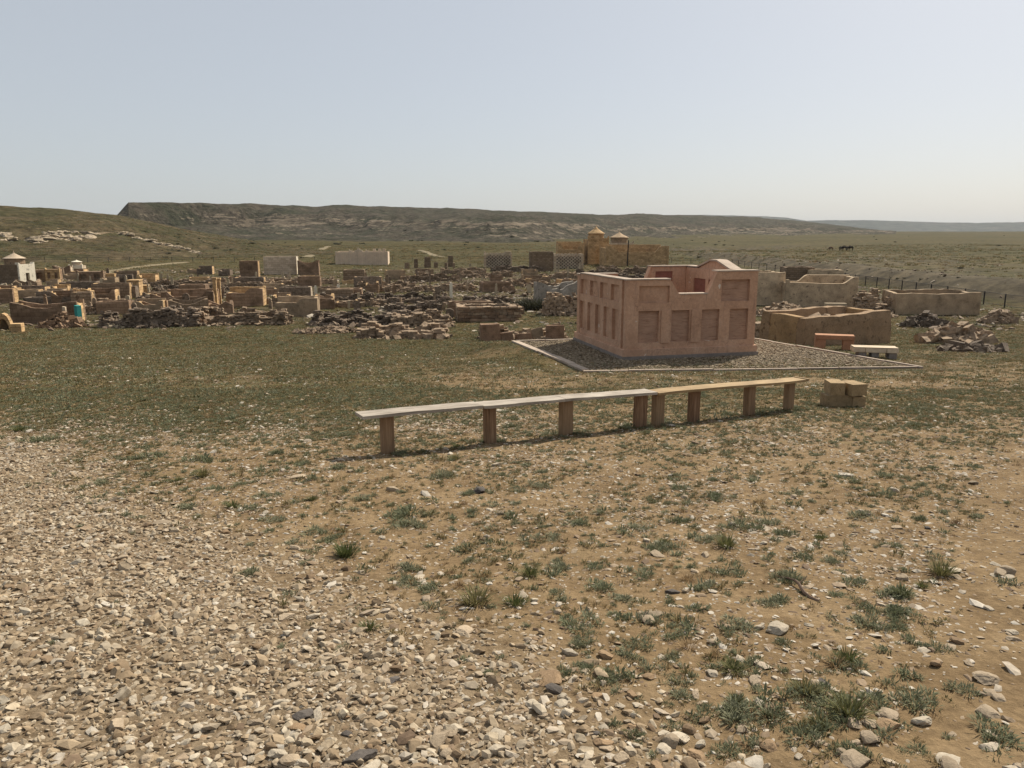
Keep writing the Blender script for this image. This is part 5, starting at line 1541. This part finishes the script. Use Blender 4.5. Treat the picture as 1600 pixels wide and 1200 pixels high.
# gravel bed of the plot
n = 42000
x = rng.uniform(0, 11.5, n); y = rng.uniform(20.2, 28.4, n)
d = poly_dist(x, y, PAD)
ca, sa = math.cos(R_(-TA)), math.sin(R_(-TA))
lx = (x - 3.30) * ca - (y - 22.35) * sa; ly = (x - 3.30) * sa + (y - 22.35) * ca
k = (d < -0.22) & ~((lx > -0.1) & (lx < 4.32) & (ly > -0.1) & (ly < 4.15))
x, y = x[k], y[k]; n = len(x)
s = np.clip(np.exp(rng.normal(math.log(0.045), 0.35, n)), 0.02, 0.10)
scatter('plot_gravel', 'loose tan gravel filling the kerbed plot around the salmon tomb', 'gravel',
        np.stack([x, y, np.full(n, PADZ + 0.012) + s * 0.12], 1), np.stack([rng.uniform(-.4, .4, n), rng.uniform(-.4, .4, n), rng.uniform(0, 6.28, n)], 1),
        np.repeat(s[:, None], 3, 1) * np.array([1, 1, .8]), rng.integers(0, 12, n), pcol)

# plants ----------------------------------------------------------------
def blade(V, F, base, dirv, length, width, bend, r):
    """a narrow bent leaf of two quads and a tip"""
    side = Vector((-dirv.y, dirv.x, 0))
    if side.length < 1e-3: side = Vector((1, 0, 0))
    side.normalize(); side = (side + Vector((r.uniform(-.4, .4), r.uniform(-.4, .4), r.uniform(-.3, .3)))).normalized() * width / 2
    o = len(V)
    p1 = base + dirv * length * 0.5
    p2 = base + dirv * length + Vector((dirv.x, dirv.y, 0)) * bend * length - Vector((0, 0, bend * length * 0.5))
    V += [base - side * .7, base + side * .7, p1 + side, p1 - side, p2]
    F += [(o, o + 1, o + 2, o + 3), (o + 3, o + 2, o + 4)]

def tuft_mesh(name, seed, mat, n, rad, h, wid, spread, bend, clump=1):
    r = random.Random(seed); V = []; F = []
    subs = [(Vector((r.gauss(0, rad * .5), r.gauss(0, rad * .5), 0)), r.uniform(.6, 1)) for k in range(clump)]
    for k in range(n):
        c, sz = r.choice(subs)
        a = r.uniform(0, 6.283); q = math.sqrt(r.random())
        base = c + Vector((math.cos(a) * q, math.sin(a) * q, 0)) * rad * (0.45 if clump > 1 else 0.55) * sz
        lift = r.uniform(0, .5) * h * sz if clump > 1 else 0
        tilt = spread * (0.35 + q * 0.8) * r.uniform(.4, 1.2)
        a2 = a + r.uniform(-.7, .7)
        d = Vector((math.sin(tilt) * math.cos(a2), math.sin(tilt) * math.sin(a2), math.cos(tilt)))
        blade(V, F, base + Vector((0, 0, lift - 0.01)), d, h * sz * r.uniform(.45, 1.1) * (0.75 if clump > 1 else 1), wid * r.uniform(.7, 1.3), bend * r.random(), r)
    me = bpy.data.meshes.new(name); me.from_pydata([tuple(v) for v in V], [], F); me.update(); me.materials.append(M[mat])
    return me

worm = [tuft_mesh('wormwood', 500 + i, 'wormwood', 420, 0.13, 0.085, 0.007, 1.0, 0.3, clump=9) for i in range(4)]
gras = [tuft_mesh('grass_tuft', 520 + i, 'grass', 170, 0.07, 0.13, 0.0045, 0.75, 0.5) for i in range(3)]
dry_ = [tuft_mesh('dry_tuft', 540 + i, 'dry', 110, 0.06, 0.12, 0.004, 0.95, 0.4) for i in range(3)]
small = [tuft_mesh('low_tuft', 560 + i, 'field', 60, 0.05, 0.045, 0.005, 1.0, 0.4, clump=3) for i in range(4)] + \
        [tuft_mesh('low_tuft', 570 + i, 'wormwood', 90, 0.06, 0.05, 0.006, 1.0, 0.3, clump=4) for i in range(3)] + [tuft_mesh('low_tuft', 580 + i, 'dry', 40, 0.05, 0.05, 0.004, 1.0, 0.3) for i in range(2)]
fieldt = [tuft_mesh('field_tuft', 600 + i, 'field', 42, 0.16, 0.07, 0.018, 0.9, 0.3, clump=5) for i in range(5)] + [tuft_mesh('field_tuft', 610 + i, 'wormwood', 42, 0.16, 0.08, 0.018, 0.9, 0.3, clump=5) for i in range(2)] + \
         [tuft_mesh('field_tuft', 620 + i, 'dry', 30, 0.14, 0.08, 0.014, 0.9, 0.3, clump=4) for i in range(2)]
shrubm = [tuft_mesh('shrub', 640 + i, 'shrub', 260, 0.55, 0.55, 0.05, 0.9, 0.2, clump=10) for i in range(3)]

scol = proto_coll('low_tuft', small); fcol = proto_coll('field_tuft', fieldt); shcol = proto_coll('far_shrub', shrubm)
def turf_d(x, y):
    g = grass_mask(x, y)
    return np.clip((g - 0.05) * 1.2, 0.02, 1) * (0.35 + 0.65 * sstep(-0.08, 0.14, fbm(x / 0.55, y / 0.55, 71))) * (0.65 + 0.35 * sstep(-0.12, 0.08, fbm(x / 2.6, y / 2.0, 72)))
x, y = sample(330000, -11, 10.5, 1.8, 15, lambda x, y: turf_d(x, y) * (0.55 + 0.45 * sstep(4, 7, y)))
n = len(x); s = np.clip(np.exp(rng.normal(math.log(0.5), 0.4, n)), 0.2, 1.4)
print('low tufts', n)
scatter('low_turf', 'sparse low grey-green tufts growing over the stony soil', 'grass', np.stack([x, y, gz(x, y)], 1),
        np.stack([rng.uniform(-.1, .1, n), rng.uniform(-.1, .1, n), rng.uniform(0, 6.28, n)], 1), np.repeat(s[:, None], 3, 1), rng.integers(0, 9, n), scol)
x1, y1 = sample(190000, -26, 26, 10, 32, lambda x, y: turf_d(x, y) * sstep(8, 18, y) * 0.8)
x2, y2 = sample(150000, -48, 48, 32, 62, lambda x, y: turf_d(x, y) * 0.8)
x3, y3 = sample(60000, -90, 44, 62, 120, lambda x, y: turf_d(x, y) * 0.6)
x = np.concatenate([x1, x2, x3]); y = np.concatenate([y1, y2, y3]); n = len(x)
s = rng.uniform(0.5, 1.3, n) * np.where(y > 62, 1.9, np.where(y > 32, 1.3, 0.85))
print('field tufts', n)
scatter('field_turf', 'olive-green steppe turf of the field and between the graves', 'grass', np.stack([x, y, gz(x, y) - 0.01], 1),
        np.stack([rng.uniform(-.1, .1, n), rng.uniform(-.1, .1, n), rng.uniform(0, 6.28, n)], 1), np.stack([s, s, s * rng.uniform(.6, 1.2, n)], 1), rng.integers(0, 9, n), fcol)
# dead weeds caught round the bench posts
bx_, by_ = [], []
for q in ((606, 708), (760, 690), (880, 679), (1000, 667), (1027, 664), (1075, 657), (1166, 648), (1231, 641)):
    p = P(*q)
    for k in range(26): bx_.append(p.x + rng.normal(0.05, 0.22)); by_.append(p.y + rng.normal(0.0, 0.10))
x = np.array(bx_); y = np.array(by_); n = len(x); s = rng.uniform(0.5, 1.3, n)
scatter('post_weeds', 'dry weeds and low tufts caught round the feet of the bench posts', 'weeds', np.stack([x, y, gz(x, y)], 1), np.stack([rng.uniform(-.2, .2, n), rng.uniform(-.2, .2, n), rng.uniform(0, 6.28, n)], 1), np.stack([s, s, s * 1.4], 1), rng.integers(4, 9, n), scol)
# weeds along the front of the plot
n = 900
x = rng.uniform(2.2, 11, n); y = rng.uniform(20.5, 22.6, n)
lx = (x - 3.30) * ca - (y - 22.35) * sa; ly = (x - 3.30) * sa + (y - 22.35) * ca
k = (poly_dist(x, y, PAD) < -0.15) & (ly < -0.15) & (rng.random(n) < np.clip(1.2 - np.abs(y - 20.9) / 1.6, 0, 1)); x, y = x[k], y[k]; n = len(x)
s = rng.uniform(0.4, 1.0, n)
scatter('plot_weeds', 'low green weeds growing in the gravel of the kerbed plot', 'weeds', np.stack([x, y, np.full(n, PADZ + 0.01)], 1), np.stack([np.zeros(n), np.zeros(n), rng.uniform(0, 6.28, n)], 1), np.repeat(s[:, None], 3, 1), rng.integers(0, 9, n), fcol)
# grave rubble between the walls
rcol = proto_coll('rubble_slab', [rock_mesh('rubble_slab', 700 + i, 1, 'rubble', (0.3, 0.45, 0.25)[i % 3], 8, 1.3) for i in range(8)])
x1, y1 = sample(38000, -62, 40, 42, 130, lambda x, y: sstep(43 + 0 * x, 50 + 0 * x, y + 3 * fbm(x / 6, y / 6, 12)) * (0.10 + 0.9 * sstep(-0.02, 0.15, fbm(x / 7, y / 7, 13))) * (1 - 0.7 * sstep(100, 130, y)))
x2, y2 = sample(5000, 42, 110, 48, 200, lambda x, y: dirt_mask(x, y) * 0.8)
x = np.concatenate([x1, x2]); y = np.concatenate([y1, y2]); n = len(x)
s = np.clip(np.exp(rng.normal(math.log(0.21), 0.45, n)), 0.08, 0.8)
print('rubble', n)
scatter('grave_rubble', 'loose brown stone slabs strewn between the old graves', 'rubble', np.stack([x, y, H(x, y) + s * 0.08], 1),
        np.stack([rng.uniform(-.6, .6, n), rng.uniform(-.6, .6, n), rng.uniform(0, 6.28, n)], 1), np.repeat(s[:, None], 3, 1), rng.integers(0, 8, n), rcol)
# far shrubs on plain and escarpment
pts = []
for k in range(420):
    px, py = random.uniform(200, 1600), random.choice([random.uniform(376, 404), random.uniform(345, 384), random.uniform(405, 440)])
    if py > 404 and px < 1200: continue
    if 1150 < px and py < 412 and random.random() < 0.85: continue
    q = None
    for tr in (hb, mesab):
        h_ = tr.ray_cast(Vector((0, 0, EYE)), Vector(ray(px, py)).normalized())
        if h_[0] is not None and (q is None or h_[0].y < q.y): q = h_[0]
    gq = P(px, py)
    if q is None or gq.y < q.y: q = gq
    if q.y > 900 or q.y < 60: continue
    pts.append((q.x, q.y, q.z))
pts = np.array(pts); n = len(pts)
s = np.clip(np.exp(rng.normal(math.log(0.7), 0.4, n)), 0.4, 1.8) * np.clip(pts[:, 1] / 260, 0.5, 1.6)
scatter('far_shrubs', 'small dark shrubs dotted over the far plain and escarpment', 'shrubs', pts, np.stack([np.zeros(n), np.zeros(n), rng.uniform(0, 6.28, n)], 1), np.repeat(s[:, None], 3, 1) * np.array([1, 1, .8]), rng.integers(0, 3, n), shcol)
x, y = sample(5200, 44, 130, 50, 230, lambda x, y: sstep(46, 52, x) * (1 - sstep(60, 105, x)) * (0.2 + 0.8 * sstep(-.1, .15, fbm(x / 9, y / 9, 64))))
n = len(x); s = np.clip(np.exp(rng.normal(math.log(0.42), 0.4, n)), 0.2, 1.2)
scatter('bank_brush', 'low brown-green brush covering the rough ground beyond the fence', 'brush', np.stack([x, y, H(x, y)], 1), np.stack([np.zeros(n), np.zeros(n), rng.uniform(0, 6.28, n)], 1), np.stack([s * 5, s * 5, s * 6], 1), rng.integers(0, 9, n), fcol)
x, y = sample(42000, -150, 210, 118, 330, lambda x, y: 0.35 + 0.65 * sstep(-.1, .15, fbm(x / 14, y / 14, 65)))
z = H(x, y); keep = np.ones(len(x), bool)
for i in range(len(x)):
    h_ = hb.ray_cast(Vector((x[i], y[i], 200)), Vector((0, 0, -1)))
    if h_[0] is not None and h_[0].z > z[i]: z[i] = h_[0].z
n = len(x); s = np.clip(np.exp(rng.normal(math.log(2.4), 0.35, n)), 1.2, 5)
scatter('steppe_grass', 'rough grass clumps over the far plain and the grassy hill', 'grass', np.stack([x, y, z - 0.02], 1), np.stack([np.zeros(n), np.zeros(n), rng.uniform(0, 6.28, n)], 1), np.stack([s, s, s * 1.3], 1), rng.integers(0, 9, n), fcol)
# the bush by the plaster ruin
def bush(label, px, py, wpx, hpx):
    p = P(px, py); s = mpp(p)
    root = thing('dark_bush', label, 'bush', p)
    me = tuft_mesh('foliage', 900 + px, 'shrub', 1300, wpx * s * 0.48, hpx * s * 0.75, 0.05, 0.9, 0.2, clump=26)
    o = bpy.data.objects.new('foliage', me); COL.objects.link(o); o.parent = root
    mb = MB()
    for k in range(7):
        a = k * 0.9; mb.tube([(0, 0, -0.1), (math.cos(a) * .25, math.sin(a) * .25, hpx * s * .35), (math.cos(a) * .5, math.sin(a) * .5, hpx * s * .6)], [0.04, 0.03, 0.01], 5)
    mb.build('stems', 'twig', root)
bush('dark leafless-looking bush beside the flaking white plaster ruin', 828, 484, 40, 27)

# individual rocks -------------------------------------------------------
RM = {}
for mt in ('rock', 'rock_white', 'rock_dark', 'rock_orange'):
    RM[mt] = [rock_mesh('field_rock', 800 + i, 3, mt, (0.42, 0.6, 0.35, 0.7)[i % 4], 9, 1.25) for i in range(6)]
rlab = {'rock': ('tan angular limestone rock lying among gravel and tufts', 'loose tan rocks on the ground'),
        'rock_white': ('chalk-white angular rock lying on the stony soil', 'loose white rocks on the ground'),
        'rock_dark': ('dark grey rock lying on the tan soil', 'loose dark rocks on the ground'),
        'rock_orange': ('orange-brown rock lying on the stony ground', 'loose orange-brown rocks on the ground')}
def rock(x, y, size, mt, i, label=None, group=None, flatten=1.0):
    o = bpy.data.objects.new('field_rock', RM[mt][i % 6]); COL.objects.link(o)
    o.scale = (size, size * random.uniform(.75, 1), size * flatten); z = float(gz(np.array([x]), np.array([y]))[0])
    o.location = (x, y, z + size * 0.13 * flatten); o.rotation_euler = (random.uniform(-.15, .15), random.uniform(-.15, .15), random.uniform(0, 6.28) if label is None else random.uniform(-.4, .4))
    tag(o, label or rlab[mt][0], 'rock', group or rlab[mt][1])
HERO = []
heroes = [(860, 1066, 56, 'rock_orange', 'flat brown rock with a dent near the gravel edge', .55), (889, 1020, 32, 'rock_white', 'knobbly white rock beside a green wormwood clump', 1),
          (1384, 1135, 50, 'rock_orange', 'long wedge-shaped brown rock next to grey flat slab', .9), (1385, 1120, 44, 'rock', 'grey flat slab lying against the wedge-shaped brown rock', .6),
          (1545, 1172, 40, 'rock_white', 'white rock with dark underside near spreading grey plant', .8), (1443, 1130, 42, 'rock_white', 'pale leaning slab rock beside dry grass blades', .7),
          (466, 747, 36, 'rock', 'flat wide tan slab on bare soil left of the bench end', .4), (613, 766, 26, 'rock', 'rounded tan boulder half hidden by grey-green plants', .9),
          (446, 967, 32, 'rock', 'grey rounded rock at the inner gravel edge', .8), (172, 1050, 36, 'rock_orange', 'smooth tan rock sitting proud on the gravel', .8),
          (311, 1152, 28, 'rock_orange', 'bright rusty brown rock on the gravel', .9), (1096, 1164, 26, 'rock_white', 'roundish pale rock by low green leaves', .9),
          (934, 1147, 15, 'rock_dark', 'small pointed slate-grey rock on bare soil', 1), (1050, 926, 28, 'rock_dark', 'smooth dark grey cobble beside a paler one', .7),
          (255, 817, 42, 'rock', 'long low slab at the upper gravel edge', .4), (748, 768, 26, 'rock_dark', 'dark brown lump in front of the silvery bench', .9),
          (1262, 918, 24, 'rock', 'dark-topped cobble beside the fallen twig', .7), (1072, 925, 16, 'rock', 'pale cobble touching the smooth dark cobble', .8),
          (195, 873, 22, 'rock', 'upright pale rock in the middle of the gravel', 1), (995, 1165, 20, 'rock_white', 'chip-edged white rock on the soil near the bottom', .7),
          (1278, 1163, 26, 'rock', 'grey half-buried rock with bright top', .7), (1487, 893, 34, 'rock_white', 'thin white slab lying in the bare wheel track', .35), (1570, 902, 30, 'rock_white', 'thin white plate of stone at the far side of wheel track', .35),
          (1464, 1040, 26, 'rock_orange', 'square brown rock below a cluster of white stones', .9), (1446, 1017, 24, 'rock_white', 'white stone resting against a wormwood clump by the wheel track', .7)]
for i, (px, py, wv, mt, lab, fl) in enumerate(heroes):
    p = P(px, py); HERO.append((lab, p)); rock(p.x, p.y, wv * mpp(p) * 0.72, mt, i, lab, 'single rocks of the foreground', fl)
cnt = 0
shape_w = ('flattish', 'blocky', 'thin flat', 'chunky')
col_w = {'rock': 'tan', 'rock_white': 'chalk-white', 'rock_dark': 'dark grey', 'rock_orange': 'brown'}
while cnt < 250:
    px = random.uniform(-10, 1610); py = 1215 - 560 * random.random() ** 1.3
    p = P(px, py)
    size = random.lognormvariate(math.log(0.047), 0.34)
    if size / mpp(p) < 8.5 or size > 0.115: continue
    mt = random.choices(['rock', 'rock_white', 'rock_dark', 'rock_orange'], [5, 4, .5, 1.3])[0]
    gm = float(gravel_mask(np.array([p.x]), np.array([p.y]))[0]); tm = float(track_mask(np.array([p.x]), np.array([p.y]))[0])
    where = 'lying on the thick gravel' if gm > .6 else 'at the thinning edge of the gravel' if gm > .12 else 'in the bare wheel track' if tm > .5 else 'on the soil before the benches' if p.y < 6 else 'on the soil close to the benches'
    sw = 'small ' if size < 0.042 else 'large ' if size > 0.07 else ''
    rock(p.x, p.y, size, mt, cnt, None, None, random.uniform(.6, 1))
    o = COL.objects[-1]
    o['label'] = '%s%s %s rock %s' % (sw, shape_w[cnt % 6 % 4], col_w[mt], where); o['group'] = o['label']
    cnt += 1

# individual plants ------------------------------------------------------
plab = {'w': ('wormwood', worm, 'silvery grey-green wormwood clump growing on the stony soil', 'wormwood clumps'), 'g': ('grass_tuft', gras, 'fresh green grass tuft growing on the stony soil', 'green grass tufts'),
        'd': ('dry_tuft', dry_, 'dry brown grass tuft on the bare soil', 'dry grass tufts')}
def plant(px, py, wpx, kd, i, label=None):
    p = P(px, py); nm, ms, lab, grp = plab[kd]
    o = bpy.data.objects.new(nm, ms[i % len(ms)]); COL.objects.link(o)
    s = wpx * mpp(p) / (0.36 if kd == 'w' else 0.26)
    s = min(s, 1.7)
    o.location = (p.x, p.y, float(gz(np.array([p.x]), np.array([p.y]))[0]) - 0.005); o.scale = (s, s * random.uniform(.8, 1.1), s * random.uniform(.75, 1.05)); o.rotation_euler = (0, 0, random.uniform(0, 6.28))
    gm = float(gravel_mask(np.array([p.x]), np.array([p.y]))[0])
    where = 'growing up through the gravel' if gm > .5 else 'at the edge of the gravel' if gm > .1 else 'near the foot of the benches' if p.y > 6.5 else 'on the sandy soil beside the wheel track' if p.x > 1.6 else 'on the stony soil past the gravel'
    near_h = min(HERO, key=lambda q: (q[1] - p).length)
    if (near_h[1] - p).length < 0.55: where = 'beside the ' + ' '.join(near_h[0].split()[:4])
    dia = s * (0.36 if kd == 'w' else 0.26)
    sw = 'broad ' if dia > .3 else 'tiny ' if dia < .17 else ''
    lab = {'w': 'silvery grey-green wormwood clump ', 'g': 'fresh green grass tuft ', 'd': 'dry brown grass tuft '}[kd]
    tag(o, sw + lab + where, 'plant', sw + lab + where)
hp = [(150, 757, 50, 'w'), (287, 793, 58, 'w'), (430, 812, 56, 'w'), (410, 776, 46, 'w'), (515, 868, 95, 'g'), (385, 898, 52, 'w'), (625, 806, 90, 'w'), (640, 822, 60, 'w'), (637, 905, 42, 'w'), (870, 885, 66, 'w'), (720, 935, 120, 'g'), (796, 945, 66, 'g'),
      (945, 1065, 66, 'w'), (1165, 1098, 62, 'g'), (762, 1055, 44, 'w'), (578, 985, 52, 'g'), (1045, 1028, 54, 'w'), (965, 935, 56, 'w'), (965, 962, 44, 'w'), (1150, 826, 66, 'w'), (1355, 952, 62, 'w'), (1418, 958, 62, 'w'), (1466, 1015, 62, 'w'), (1332, 1030, 74, 'g'), (1330, 985, 28, 'w'),
      (1340, 1152, 44, 'g'), (1510, 1078, 74, 'w'), (1432, 1178, 62, 'w'), (1556, 1160, 110, 'w'), (1070, 1088, 60, 'w'), (903, 1002, 44, 'w'), (1385, 1000, 44, 'd'), (1462, 1118, 52, 'd'), (1440, 915, 36, 'g'), (1230, 838, 54, 'w'), (1350, 810, 60, 'w'), (1400, 855, 42, 'w'), (760, 905, 50, 'd'),
      (1280, 1130, 60, 'g'), (1510, 1098, 36, 'd'), (1100, 1105, 46, 'w'), (905, 820, 50, 'w'), (1060, 815, 60, 'w'), (1030, 858, 70, 'w'), (690, 745, 60, 'w'), (730, 770, 50, 'w'), (340, 765, 50, 'w'), (240, 715, 60, 'w'), (60, 690, 60, 'w'), (15, 675, 46, 'g'), (205, 718, 46, 'w'), (310, 720, 60, 'w'), (480, 880, 40, 'w')]
for i, (a, b, c, kd) in enumerate(hp): plant(a, b, c, kd, i)
cnt = 0
while cnt < 150:
    px = random.uniform(0, 1600); py = 1200 - 540 * random.random() ** 0.8
    p = P(px, py)
    if float(gravel_mask(np.array([p.x]), np.array([p.y]))[0]) > 0.25 or float(track_mask(np.array([p.x]), np.array([p.y]))[0]) > 0.3: continue
    wpx = random.uniform(0.12, 0.3) / mpp(p)
    if wpx < 10: continue
    plant(px, py, wpx, random.choices('wgd', [5, 2, 2])[0], cnt); cnt += 1
# fallen twig
a, b = P(1220, 905), P(1281, 940)
mb = MB(); pts_ = [a.lerp(b, t) + Vector((0, 0, 0.015 + 0.015 * math.sin(t * 5))) + Vector((0.02 * math.sin(t * 6), 0, 0)) for t in np.linspace(0, 1, 8)]
mb.tube(pts_, [0.004, 0.006, 0.008, 0.009, 0.010, 0.011, 0.011, 0.009], 6); mb.tube([pts_[3], pts_[3] + Vector((0.06, 0.04, 0.03))], [0.005, 0.002], 5)
tag(mb.build('fallen_twig', 'twig'), 'bent dark twig lying on the bare tan soil', 'twig')
# ------------------------------------------------------------------ haze
hz = MB().box(-9100, 9100, -420, 12020, -40, 190)
me = hz.mesh('haze')
mh = bpy.data.materials.new('haze_air'); mh.use_nodes = True
th_ = mh.node_tree; th_.nodes.clear()
vo = th_.nodes.new('ShaderNodeVolumePrincipled')
vo.inputs['Color'].default_value = (0.80, 0.89, 1.0, 1)
vo.inputs['Density'].default_value = 0.00004
vo.inputs['Anisotropy'].default_value = 0.0
oo = th_.nodes.new('ShaderNodeOutputMaterial')
lnk(th_, vo.outputs[0], oo.inputs['Volume'])
me.materials.append(mh)
ho = bpy.data.objects.new('haze', me); COL.objects.link(ho); ho['kind'] = 'stuff'; ho['label'] = 'thin dusty haze over the whole steppe'; ho['category'] = 'haze'
